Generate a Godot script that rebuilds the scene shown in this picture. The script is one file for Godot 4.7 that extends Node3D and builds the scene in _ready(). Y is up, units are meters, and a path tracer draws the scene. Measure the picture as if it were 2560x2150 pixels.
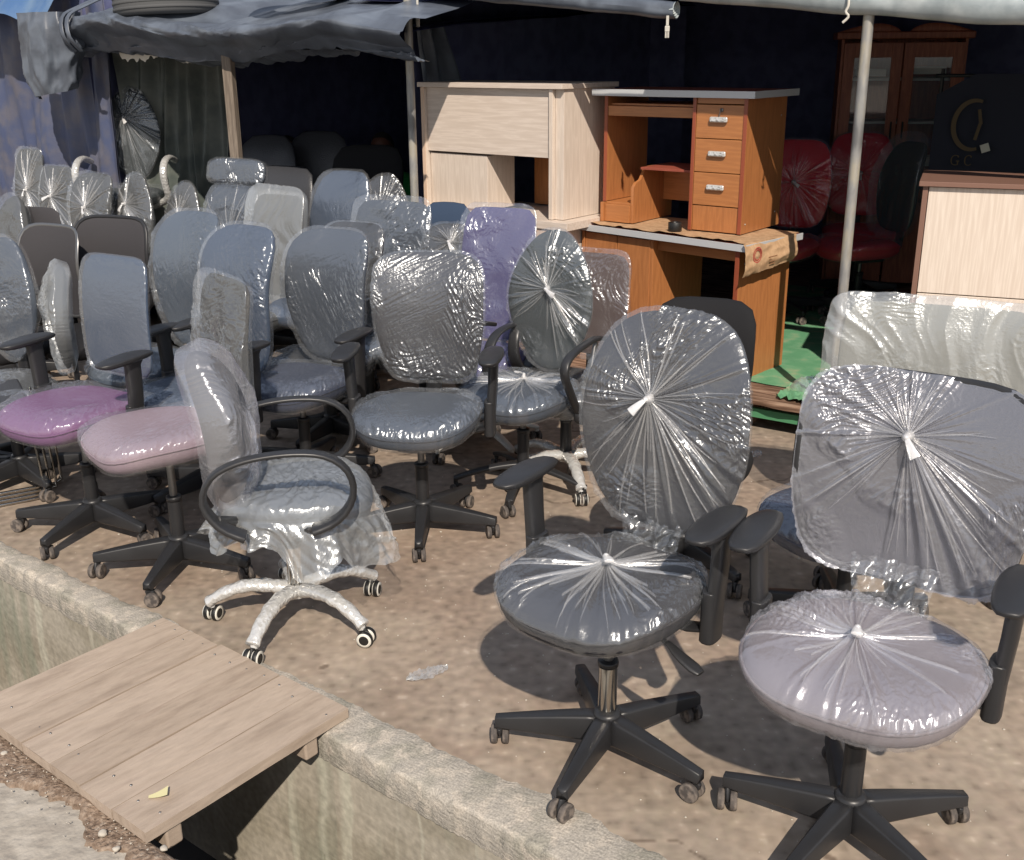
extends Node3D
# A street-side furniture stall: film-wrapped office chairs on a concrete slab, a drain with a plank bridge in front, tarpaulin shops behind.

var M := {}
var lib := {}
var crumple := FastNoiseLite.new()
var soft := FastNoiseLite.new()
var sharp := FastNoiseLite.new()
var DITCH := Transform3D(Basis(Vector3(.7805, 0, .6252), Vector3.UP, Vector3(-.6252, 0, .7805)), Vector3(-.546, 0, -2.703))
var SHOP := Transform3D(Basis(Vector3(.829, 0, .5592), Vector3.UP, Vector3(-.5592, 0, .829)), Vector3(1.1, 0, -4.9))
const DECK := .19

# ------------------------------------------------------------------ geometry collector
class Geo:
	var v := PackedVector3Array()
	var n := PackedVector3Array()
	var uv := PackedVector2Array()
	var ix := PackedInt32Array()

	func patch(p: PackedVector3Array, rows: int, cols: int, wrapped := false, tex := PackedVector2Array()) -> void:
		var first := v.size()
		var nn := PackedVector3Array()
		nn.resize(p.size())
		var last := cols if wrapped else cols - 1
		for r in rows - 1:
			for c in last:
				var a := r * cols + c
				var b := r * cols + (c + 1) % cols
				var d := a + cols
				var e := b + cols
				var f1 := (p[d] - p[a]).cross(p[b] - p[a])
				var f2 := (p[d] - p[b]).cross(p[e] - p[b])
				nn[a] += f1
				nn[b] += f1 + f2
				nn[d] += f1 + f2
				nn[e] += f2
				ix.append_array([first + a, first + b, first + d, first + b, first + e, first + d])
		for i in nn.size():
			nn[i] = nn[i].normalized() if nn[i].length_squared() > 1e-20 else Vector3.UP
		v.append_array(p)
		n.append_array(nn)
		if tex.size() != p.size():
			tex = PackedVector2Array()
			tex.resize(p.size())
		uv.append_array(tex)

	func quad(a: Vector3, b: Vector3, c: Vector3, d: Vector3, s := 1.0) -> void:
		patch(PackedVector3Array([a, b, d, c]), 2, 2, false, PackedVector2Array([Vector2(0, 0), Vector2(s, 0), Vector2(0, s), Vector2(s, s)]))

	# box with rounded edges
	func box(at: Vector3, size: Vector3, r := .003, turn := Basis.IDENTITY) -> void:
		var h := size * .5
		r = minf(r, minf(h.x, minf(h.y, h.z)) * .95)
		for ax in 3:
			for sg in [-1.0, 1.0]:
				var u := (ax + 1) % 3
				var w := (ax + 2) % 3
				var us := [-h[u], -h[u] + r, h[u] - r, h[u]]
				var ws := [-h[w], -h[w] + r, h[w] - r, h[w]]
				var first := v.size()
				for i in 4:
					for j in 4:
						var p := Vector3.ZERO
						p[ax] = sg * h[ax]
						p[u] = us[i]
						p[w] = ws[j]
						var q := p.clamp(-h + Vector3.ONE * r, h - Vector3.ONE * r)
						var d := (p - q).normalized()
						v.append(at + turn * (q + d * r))
						n.append(turn * d)
						uv.append(Vector2(p[u], p[w]))
				for i in 3:
					for j in 3:
						var a := first + i * 4 + j
						if sg > 0:
							ix.append_array([a, a + 1, a + 4, a + 1, a + 5, a + 4])
						else:
							ix.append_array([a, a + 4, a + 1, a + 1, a + 4, a + 5])

	# sweep of an ellipse (ra along side, rb across) with optional scales
	func tube(path: Array, ra: float, rb: float, side: Vector3, sides := 10, closed := false, scales := [], square := 1.0) -> void:
		var p := PackedVector3Array()
		var m := path.size()
		var rows := 0
		var ring := func(c: Vector3, t: Vector3, k: float) -> void:
			var s := (side - t * side.dot(t)).normalized()
			var o := t.cross(s)
			for i in sides:
				var a := TAU * (i + .5) / sides
				var ca := signf(cos(a)) * pow(absf(cos(a)), square)
				var sa := signf(sin(a)) * pow(absf(sin(a)), square)
				p.append(c + s * ca * ra * k + o * sa * rb * k)
		if not closed:
			var t0: Vector3 = (path[1] - path[0]).normalized()
			ring.call(path[0], t0, .02)
			ring.call(path[0], t0, .9 * (scales[0] if scales else 1.0))
			rows += 2
		for i in m:
			var a: Vector3 = path[posmod(i - 1, m)] if closed or i > 0 else path[0]
			var b: Vector3 = path[(i + 1) % m] if closed or i < m - 1 else path[m - 1]
			var t := (b - a).normalized()
			var c: Vector3 = path[i]
			if not closed and i == 0:
				c += t * minf(rb, ra) * .25
			if not closed and i == m - 1:
				c -= t * minf(rb, ra) * .25
			ring.call(c, t, scales[i] if scales else 1.0)
			rows += 1
		if closed:
			ring.call(path[0], ((path[1] as Vector3) - (path[m - 1] as Vector3)).normalized(), 1.0)
			rows += 1
		else:
			var t1: Vector3 = (path[m - 1] - path[m - 2]).normalized()
			ring.call(path[m - 1], t1, .9 * (scales[m - 1] if scales else 1.0))
			ring.call(path[m - 1], t1, .02)
			rows += 2
		patch(p, rows, sides, true)

	# profile [(radius, height)] turned round an axis
	func lathe(profile: Array, at := Vector3.ZERO, turn := Basis.IDENTITY, sides := 20) -> void:
		var p := PackedVector3Array()
		for q in profile:
			for i in sides:
				var a := TAU * i / sides
				p.append(at + turn * Vector3(cos(a) * maxf(q.x, 1e-4), q.y, sin(a) * maxf(q.x, 1e-4)))
		patch(p, profile.size(), sides, true)

	func mesh() -> ArrayMesh:
		var a := []
		a.resize(Mesh.ARRAY_MAX)
		a[Mesh.ARRAY_VERTEX] = v
		a[Mesh.ARRAY_NORMAL] = n
		a[Mesh.ARRAY_TEX_UV] = uv
		a[Mesh.ARRAY_INDEX] = ix
		var m := ArrayMesh.new()
		m.add_surface_from_arrays(Mesh.PRIMITIVE_TRIANGLES, a)
		return m

# ------------------------------------------------------------------ scene helpers
var taken := {}
func numbered(called: String) -> String:
	var k: int = taken.get(called, 0)
	taken[called] = k + 1
	return called if k == 0 else "%s_%03d" % [called, k]

func part(called: String, mesh: Mesh, mat: Material, parent: Node, xf := Transform3D.IDENTITY) -> MeshInstance3D:
	var o := MeshInstance3D.new()
	o.name = called
	o.mesh = mesh
	o.material_override = null
	for i in mesh.get_surface_count():
		o.set_surface_override_material(i, mat)
	o.transform = xf
	parent.add_child(o, true)
	return o

func tag(o: Node, label: String, category := "", group := "", kind := "") -> void:
	if label: o.set_meta("label", label)
	if category: o.set_meta("category", category)
	if group: o.set_meta("group", group)
	if kind: o.set_meta("kind", kind)

func thing(called: String, label: String, category: String, xf := Transform3D.IDENTITY, group := "") -> Node3D:
	var o := Node3D.new()
	o.name = numbered(called)
	o.transform = xf
	add_child(o)
	tag(o, label, category, group)
	return o

func solo(called: String, mesh: Mesh, mat: Material, label: String, category: String, xf := Transform3D.IDENTITY, group := "", kind := "") -> MeshInstance3D:
	var o := part(numbered(called), mesh, mat, self, xf)
	tag(o, label, category, group, kind)
	return o

func struct(called: String, mesh: Mesh, mat: Material, xf := Transform3D.IDENTITY, kind := "structure") -> MeshInstance3D:
	var o := part(numbered(called), mesh, mat, self, xf)
	o.set_meta("kind", kind)
	return o

func board(parent: Node, called: String, at: Vector3, size: Vector3, mat: Material, r := .002, turn := Basis.IDENTITY) -> MeshInstance3D:
	var g := Geo.new()
	g.box(Vector3.ZERO, size, r)
	return part(called, g.mesh(), mat, parent, Transform3D(turn, at))

func at_xf(x: float, y: float, z: float, yaw_deg := 0.0) -> Transform3D:
	return Transform3D(Basis(Vector3.UP, deg_to_rad(yaw_deg)), Vector3(x, y, z))

func shop(s: float, y: float, d: float, yaw_deg := 0.0) -> Transform3D:
	return SHOP * Transform3D(Basis(Vector3.UP, deg_to_rad(yaw_deg)), Vector3(s, y, -d))

# ------------------------------------------------------------------ materials
func noise(freq: float, kind := FastNoiseLite.TYPE_SIMPLEX_SMOOTH, octaves := 4, fractal := FastNoiseLite.FRACTAL_FBM, sd := 1) -> FastNoiseLite:
	var f := FastNoiseLite.new()
	f.noise_type = kind
	f.frequency = freq
	f.fractal_octaves = octaves
	f.fractal_type = fractal
	f.seed = sd
	return f

func ntex(f: FastNoiseLite, size := 512, ramp := [], normal := 0.0) -> NoiseTexture2D:
	var t := NoiseTexture2D.new()
	t.width = size
	t.height = size
	t.seamless = true
	t.noise = f
	if normal > 0.0:
		t.as_normal_map = true
		t.bump_strength = normal
	if ramp:
		var g := Gradient.new()
		var offs := PackedFloat32Array()
		var cols := PackedColorArray()
		for k in ramp:
			offs.append(k[0])
			cols.append(k[1])
		g.offsets = offs
		g.colors = cols
		t.color_ramp = g
	return t

func mat(key: String, c: Color, rough := .8, spec := .5) -> StandardMaterial3D:
	var m := StandardMaterial3D.new()
	m.resource_name = key
	m.albedo_color = c
	m.roughness = rough
	m.metallic_specular = spec
	M[key] = m
	return m

func tri(m: StandardMaterial3D, s: Vector3, world := false) -> void:
	m.uv1_triplanar = true
	m.uv1_world_triplanar = world
	m.uv1_scale = s

func film(key: String, c: Color, rough: float, shine: float) -> void:
	var m := mat(key, c, rough)
	m.metallic = shine
	m.transparency = BaseMaterial3D.TRANSPARENCY_ALPHA
	m.metallic_specular = .75
	m.normal_enabled = true
	m.normal_texture = lib.crinkle
	m.normal_scale = .9
	tri(m, Vector3(6, 6, 6))

func mix3(a: Color, b: Color, t: float) -> Color:
	return a.lerp(b, clampf(t, 0, 1))

func img(f: FastNoiseLite, w: int, h: int) -> PackedByteArray:
	var i := f.get_image(w, h, false, false, true)
	i.convert(Image.FORMAT_L8)
	return i.get_data()

func tex_of(w: int, h: int, data: PackedByteArray) -> ImageTexture:
	return ImageTexture.create_from_image(Image.create_from_data(w, h, false, Image.FORMAT_RGB8, data))

func slab_texture() -> ImageTexture:
	var w := 1024
	var big := img(noise(.006, 3, 4, 1, 11), w, w)
	var mid := img(noise(.022, 3, 5, 1, 12), w, w)
	var pale := img(noise(.012, 3, 5, 1, 13), w, w)
	var dark := img(noise(.03, 3, 5, 1, 14), w, w)
	var fine := img(noise(.25, 3, 3, 1, 15), w, w)
	var out := PackedByteArray()
	out.resize(w * w * 3)
	var crack := noise(.007, 3, 5, 1, 19)
	var olive := Color8(148, 138, 123)
	var rust := Color8(142, 122, 106)
	var dust := Color8(158, 145, 131)
	var soil := Color8(124, 103, 89)
	for y in w:
		for x in w:
			var i := y * w + x
			# world metres: x -6..4, z -10..0
			var wx := -6.0 + x * 10.0 / w
			var wz := -10.0 + y * 10.0 / w
			var b := .6252 * (wx + .546) - .7805 * (wz + 2.703)
			var kb := clampf(1.0 - (b - .1) / .9 + (mid[i] - 128) / 90.0, 0, 1)
			var c := rust.lerp(olive, clampf((big[i] - 90) / 110.0 + kb * .7, 0, 1))
			c = c.lerp(dust, clampf((pale[i] - 112) / 90.0, 0, .85))
			c = c.lerp(soil, clampf((dark[i] - 165) / 90.0, 0, .5) + clampf((b - 2.2) / 4.0 + (mid[i] - 150) / 200.0, 0, .7))
			c = c.lerp(Color8(149, 135, 121), .55)
			var cr := crack.get_noise_2d(x, y)
			if absf(cr) < .0065 and big[i] > 118: c = c.lerp(Color8(84, 72, 62), .55)
			if fine[i] > 205: c = c.lerp(Color8(184, 173, 160), .3)
			if fine[i] < 52: c = c.lerp(Color8(112, 98, 86), .22)
			var k := .86 + (mid[i] - 128) / 1300.0 + (fine[i] - 128) / 1000.0 + .12
			out[i * 3] = clampi(int(c.r8 * k), 0, 255)
			out[i * 3 + 1] = clampi(int(c.g8 * k), 0, 255)
			out[i * 3 + 2] = clampi(int(c.b8 * k), 0, 255)
	return tex_of(w, w, out)

func kerb_texture() -> ImageTexture:
	var w := 1024
	var h := 256
	var mid := img(noise(.02, 3, 5, 1, 21), w, h)
	var fine := img(noise(.2, 3, 4, 1, 22), w, h)
	var moss := img(noise(.008, 3, 4, 1, 23), w, h)
	var out := PackedByteArray()
	out.resize(w * h * 3)
	for i in w * h:
		var c := Color8(164, 158, 148).lerp(Color8(146, 142, 131), clampf((moss[i] - 105) / 90.0, 0, .9)).lerp(Color8(182, 173, 160), clampf((mid[i] - 140) / 60.0, 0, .8))
		var k := 1.0 + (fine[i] - 128) / 700.0
		out[i * 3] = clampi(int(c.r8 * k), 0, 255)
		out[i * 3 + 1] = clampi(int(c.g8 * k), 0, 255)
		out[i * 3 + 2] = clampi(int(c.b8 * k), 0, 255)
	return tex_of(w, h, out)

# damp concrete with algae and lime runs, 4 m by 1 m
func wall_texture() -> ImageTexture:
	var w := 1024
	var h := 256
	var mid := img(noise(.014, 3, 5, 1, 31), w, h)
	var fine := img(noise(.16, 3, 4, 1, 32), w, h)
	var patchy := noise(.007, 3, 3, 1, 33)
	var runs := noise(.035, 3, 4, 1, 34)
	var lime := noise(.05, 3, 3, 1, 35)
	var out := PackedByteArray()
	out.resize(w * h * 3)
	for y in h:
		for x in w:
			var i := y * w + x
			var sway := (mid[i] - 128) * .03
			var c := Color8(168, 161, 147).lerp(Color8(152, 145, 130), clampf((mid[i] - 110) / 60.0, 0, 1))
			var g := clampf(runs.get_noise_2d(x + sway, y * .035) * 1.5 + patchy.get_noise_2d(x, y * .6) * 1.8 - .1, 0, .75)
			c = c.lerp(Color8(138, 141, 126), g)
			var l := lime.get_noise_2d(x + sway * 1.5, y * .012 + 40.0)
			var reach := runs.get_noise_2d(x * .6, 300.0) * 2.0
			if l > .16 and y < h * (.55 + reach):
				c = c.lerp(Color8(190, 188, 172), clampf((l - .16) * 4.0, 0, .65))
			var k := 1.0 + (fine[i] - 128) / 1100.0
			out[i * 3] = clampi(int(c.r8 * k), 0, 255)
			out[i * 3 + 1] = clampi(int(c.g8 * k), 0, 255)
			out[i * 3 + 2] = clampi(int(c.b8 * k), 0, 255)
	return tex_of(w, h, out)

func wood(key: String, a: Color, b: Color, grain: Vector3, rough := .45, sd := 5) -> void:
	var m := mat(key, Color.WHITE, rough, .5)
	m.albedo_texture = ntex(noise(.02, 3, 5, 1, sd), 512, [[.25, a], [.5, a.lerp(b, .45)], [.62, b], [.8, a.lerp(b, .25)]])
	tri(m, grain)

func materials() -> void:
	lib.crinkle = ntex(noise(.012, 3, 4, FastNoiseLite.FRACTAL_RIDGED, 3), 512, [], 5.0)
	lib.grain = ntex(noise(.08, 3, 4, 1, 4), 256, [], 6.0)
	lib.weave = ntex(noise(.3, 3, 2, 1, 6), 256, [], 5.0)
	film("film", Color(.96, .98, 1, .165), .27, .74)
	film("film_milky", Color(.95, .96, 1, .25), .28, .55)
	film("film_thick", Color(.95, .97, .98, .27), .28, .5)
	film("film_fold", Color(1, 1, 1, .16), .28, .4)
	film("film_knot", Color(1, 1, 1, .55), .28, .3)
	var bw := mat("bubble_wrap", Color(.8, .8, .79), .22, .8)
	bw.metallic = .35
	bw.normal_enabled = true
	bw.normal_texture = ntex(noise(.03, FastNoiseLite.TYPE_CELLULAR, 1, 0, 8), 256, [], 10.0)
	tri(bw, Vector3(9, 9, 9))
	for q in [["charcoal", Color(.14, .135, .155)], ["black_fabric", Color(.09, .09, .1)], ["slate", Color(.2, .235, .285)], ["navy", Color(.14, .18, .27)], ["sky_blue", Color(.235, .285, .345)], ["mid_blue", Color(.19, .25, .335)], ["purple", Color(.27, .255, .43)], ["magenta", Color(.44, .29, .45)], ["rose", Color(.56, .49, .53)], ["mauve", Color(.43, .395, .41)], ["brown_mesh", Color(.32, .26, .25)], ["white_mesh", Color(.52, .52, .49)], ["red", Color(.8, .05, .15)], ["grey_mesh", Color(.235, .23, .24)], ["teal_dark", Color(.16, .19, .2)], ["silver_cloth", Color(.24, .245, .245)]]:
		var m := mat(q[0], q[1], .85, .4)
		m.normal_enabled = true
		m.normal_texture = lib.weave
		m.normal_scale = .5
		tri(m, Vector3(9, 9, 9))
	var le := mat("leather", Color(.22, .225, .24), .36, .5)
	le.normal_enabled = true
	le.normal_texture = lib.grain
	le.normal_scale = .3
	tri(le, Vector3(6, 6, 6))
	var pl := mat("plastic", Color(.155, .157, .165), .5, .5)
	pl.roughness_texture = ntex(noise(.01, 3, 4, 1, 41), 256, [[.2, Color(.6, .6, .6)], [.8, Color(1, 1, 1)]])
	tri(pl, Vector3(3, 3, 3))
	var du := mat("dusty_wheel", Color.WHITE, .8, .3)
	du.albedo_texture = ntex(noise(.02, 3, 4, 1, 42), 256, [[.3, Color8(74, 70, 68)], [.7, Color8(122, 113, 105)]])
	tri(du, Vector3(9, 9, 9))
	mat("wheel_dark", Color(.1, .1, .1), .5)
	mat("wheel_white", Color(.82, .81, .77), .5)
	mat("white_plastic", Color(.72, .72, .7), .4)
	var ch := mat("chrome", Color(.72, .71, .69), .16)
	ch.metallic = 1.0
	var st := mat("steel", Color(.52, .52, .52), .38)
	st.metallic = .9
	var pg := mat("galvanised", Color.WHITE, .5)
	pg.metallic = .35
	pg.albedo_texture = ntex(noise(.015, 3, 5, 1, 43), 256, [[.3, Color8(112, 112, 112)], [.55, Color8(150, 150, 148)], [.75, Color8(172, 166, 150)]])
	tri(pg, Vector3(4, 1.2, 4))
	var al := mat("aluminium", Color(.74, .75, .76), .4)
	al.metallic = .15
	# laminates: grain along y or along x
	wood("cherry_up", Color8(158, 103, 62), Color8(174, 115, 70), Vector3(5, .45, 5), .35, 51)
	wood("cherry_across", Color8(160, 105, 63), Color8(174, 116, 70), Vector3(.45, 5, 5), .35, 52)
	mat("cherry_edge", Color8(140, 72, 50), .35)
	wood("red_top", Color8(134, 66, 50), Color8(150, 76, 58), Vector3(.6, 5, 5), .65, 53)
	wood("oak_up", Color8(196, 182, 168), Color8(210, 197, 184), Vector3(5, .35, 5), .5, 54)
	wood("oak_across", Color8(196, 182, 169), Color8(210, 197, 185), Vector3(.35, 5, 5), .5, 55)
	wood("ash_up", Color8(204, 190, 176), Color8(218, 206, 193), Vector3(7, .3, 7), .5, 56)
	mat("oak_edge", Color8(205, 178, 155), .5)
	mat("brown_edge", Color8(122, 92, 79), .5)
	wood("raw_wood", Color8(98, 88, 78), Color8(126, 115, 103), Vector3(6, .5, 6), .8, 57)
	wood("cupboard", Color8(140, 78, 56), Color8(166, 98, 70), Vector3(5, .5, 5), .5, 58)
	for k in 3:
		var m := mat("plank_%d" % k, Color.WHITE, .85, .3)
		var s := k * 4.0
		m.albedo_texture = ntex(noise(.016, 3, 6, 1, 60 + k), 512, [[.05, Color8(150 - s, 135 - s, 121 - s)], [.4, Color8(165 - s, 150 - s, 135 - s)], [.62, Color8(171 - s, 156 - s, 141 - s)], [.95, Color8(160 - s, 144 - s, 130 - s)]])
		m.heightmap_enabled = false
		m.normal_enabled = true
		m.normal_texture = lib.grain
		m.normal_scale = .12
		tri(m, Vector3(2.6, 2.6, .5))
	var de := mat("deck_board", Color.WHITE, .9, .3)
	de.albedo_texture = ntex(noise(.02, 3, 6, 1, 64), 512, [[.25, Color8(92, 70, 56)], [.5, Color8(134, 108, 90)], [.75, Color8(160, 136, 116)]])
	tri(de, Vector3(.5, 4, 4))
	var ca := mat("carpet", Color.WHITE, .95, .2)
	ca.albedo_texture = ntex(noise(.012, 3, 6, 1, 65), 512, [[.3, Color8(92, 144, 108)], [.52, Color8(104, 152, 117)], [.72, Color8(130, 156, 122)], [.9, Color8(158, 152, 128)]])
	tri(ca, Vector3(1.2, 1.2, 1.2))
	mat("green_paint", Color8(70, 128, 90), .8)
	wood("cardboard", Color8(160, 128, 96), Color8(184, 152, 118), Vector3(2, 2, 2), .9, 66)
	mat("red_ink", Color8(176, 74, 62), .9)
	mat("brown_ink", Color8(138, 100, 70), .9)
	# tarpaulins
	for q in [["tarp_grey", Color8(72, 78, 88), Color8(98, 106, 117), .42], ["tarp_blue", Color8(66, 76, 106), Color8(90, 90, 102), .55], ["tarp_roof", Color8(66, 98, 140), Color8(96, 120, 148), .5], ["tarp_green", Color8(84, 92, 88), Color8(116, 120, 112), .5], ["tarp_light", Color8(136, 146, 150), Color8(170, 178, 180), .5], ["tarp_navy", Color8(78, 82, 116), Color8(94, 98, 132), .8]]:
		var m := mat(q[0], Color.WHITE, q[3], .5)
		m.albedo_texture = ntex(noise(.009, 3, 6, 1, 70 + M.size()), 512, [[.3, q[1]], [.7, q[2]]])
		m.normal_enabled = true
		m.normal_texture = lib.crinkle
		m.normal_scale = .25
		tri(m, Vector3(1.3, 1.3, 1.3))
	for key in ["roof_cloth"]:
		var m: StandardMaterial3D = M.tarp_navy.duplicate()
		m.backlight_enabled = true
		m.backlight = Color(.5, .54, .68)
		M[key] = m
	mat("dark_cloth", Color8(42, 44, 58), .9)
	mat("gold", Color8(84, 66, 38), .6)
	mat("rubber", Color(.33, .335, .34), .85, .3)
	mat("strap", Color8(196, 192, 182), .6)
	mat("skin", Color8(92, 58, 44), .6)
	mat("hair", Color8(16, 14, 14), .8)
	mat("grey_shirt", Color8(120, 118, 118), .9)
	mat("green_shirt", Color8(24, 130, 62), .9)
	mat("trousers", Color8(40, 42, 52), .9)
	mat("paper", Color8(205, 202, 192), .9)
	mat("yellow_wrapper", Color8(206, 198, 150), .35)
	var pane := mat("glass", Color(.6, .65, .7, .12), .03)
	pane.transparency = BaseMaterial3D.TRANSPARENCY_ALPHA
	# ground
	var sl := mat("slab", Color.WHITE, .92, .3)
	sl.albedo_texture = slab_texture()
	sl.normal_enabled = true
	sl.normal_texture = ntex(noise(.14, 3, 4, 1, 81), 1024, [], 4.0)
	sl.normal_scale = .14
	var kb := mat("kerb", Color.WHITE, .95, .3)
	kb.albedo_texture = kerb_texture()
	kb.normal_enabled = true
	kb.normal_texture = ntex(noise(.06, 3, 5, 1, 82), 512, [], 3.0)
	var dw := mat("ditch_concrete", Color.WHITE, .85, .4)
	dw.albedo_texture = wall_texture()
	dw.normal_enabled = true
	dw.normal_texture = ntex(noise(.05, 3, 5, 1, 83), 512, [], 5.0)
	dw.normal_scale = .15
	var rd := mat("road_concrete", Color.WHITE, .92, .3)
	rd.albedo_texture = ntex(noise(.015, 3, 7, 1, 84), 1024, [[.25, Color8(148, 141, 131)], [.5, Color8(160, 153, 142)], [.75, Color8(170, 163, 152)]])
	rd.normal_enabled = true
	rd.normal_texture = ntex(noise(.08, 3, 5, 1, 85), 512, [], 2.0)
	tri(rd, Vector3(.9, .9, .9), true)
	var so := mat("soil", Color.WHITE, .95, .2)
	so.albedo_texture = ntex(noise(.05, 3, 6, 1, 86), 512, [[.3, Color8(108, 92, 79)], [.6, Color8(138, 121, 106)], [.8, Color8(160, 146, 131)]])
	so.normal_enabled = true
	so.normal_texture = ntex(noise(.09, 3, 5, 1, 87), 512, [], 10.0)
	tri(so, Vector3(2, 2, 2), true)
	wood("pebble", Color8(150, 142, 130), Color8(202, 196, 184), Vector3(7, 7, 7), .85, 88)
	mat("silt", Color8(40, 36, 34), .5)

# ------------------------------------------------------------------ upholstery and film
func gauge(sp: Dictionary, x: float, y: float) -> float:
	var t: float = y / sp.hh
	var wf: Array = sp.wf
	var w: float = lerpf(wf[1], wf[2], t * t * (3 - 2 * t) if t < 1 else 1.0) if t > 0 else lerpf(wf[1], wf[0], minf(t * t * (3 + 2 * t), 1.0))
	var e: float = sp.n
	return pow(pow(absf(x) / (sp.hw * w), e) + pow(absf(t), e), 1.0 / e)

func bend(sp: Dictionary, x: float, y: float) -> float:
	var t: float = y / sp.hh
	var q: float = x / sp.hw
	return sp.lum * (sin(t * 2.3 + .9) - .5) + sp.wrap * q * q + sp.roll * maxf(0.0, -t - .35) * maxf(0.0, -t - .35)

func edge_at(sp: Dictionary, k: Vector2, a: float, grown: float) -> Vector2:
	var d := Vector2(cos(a), sin(a))
	var lo := 0.0
	var hi := 2.5
	for i in 22:
		var mid := (lo + hi) * .5
		var q := k + d * mid
		if gauge(sp, q.x, q.y) < grown: lo = mid
		else: hi = mid
	return k + d * lo

func pillow(sp: Dictionary, rings := 9, segs := 44) -> ArrayMesh:
	var p := PackedVector3Array()
	var edge := []
	for j in segs:
		edge.append(edge_at(sp, Vector2.ZERO, TAU * j / segs, 1.0))
	for side in 2:
		for i in range(rings + 1):
			if side == 1 and i == 0: continue
			var f := float(i) / rings
			var s := sin(f * PI / 2) if side == 0 else sin((1 - f) * PI / 2)
			for j in segs:
				var q: Vector2 = edge[j] * s
				var t: float = sqrt(maxf(0.0, 1 - pow(s, sp.get("flat", 3.0))))
				var tuft := 0.0
				if side == 0 and sp.has("ribs"): tuft = -.006 * pow(absf(sin(q.x * sp.ribs)), 8.0)
				p.append(Vector3(q.x, q.y, bend(sp, q.x, q.y) + (sp.tf * t + tuft if side == 0 else -sp.tb * t)))
	var g := Geo.new()
	g.patch(p, rings * 2 + 1, segs, true)
	return g.mesh()

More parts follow.
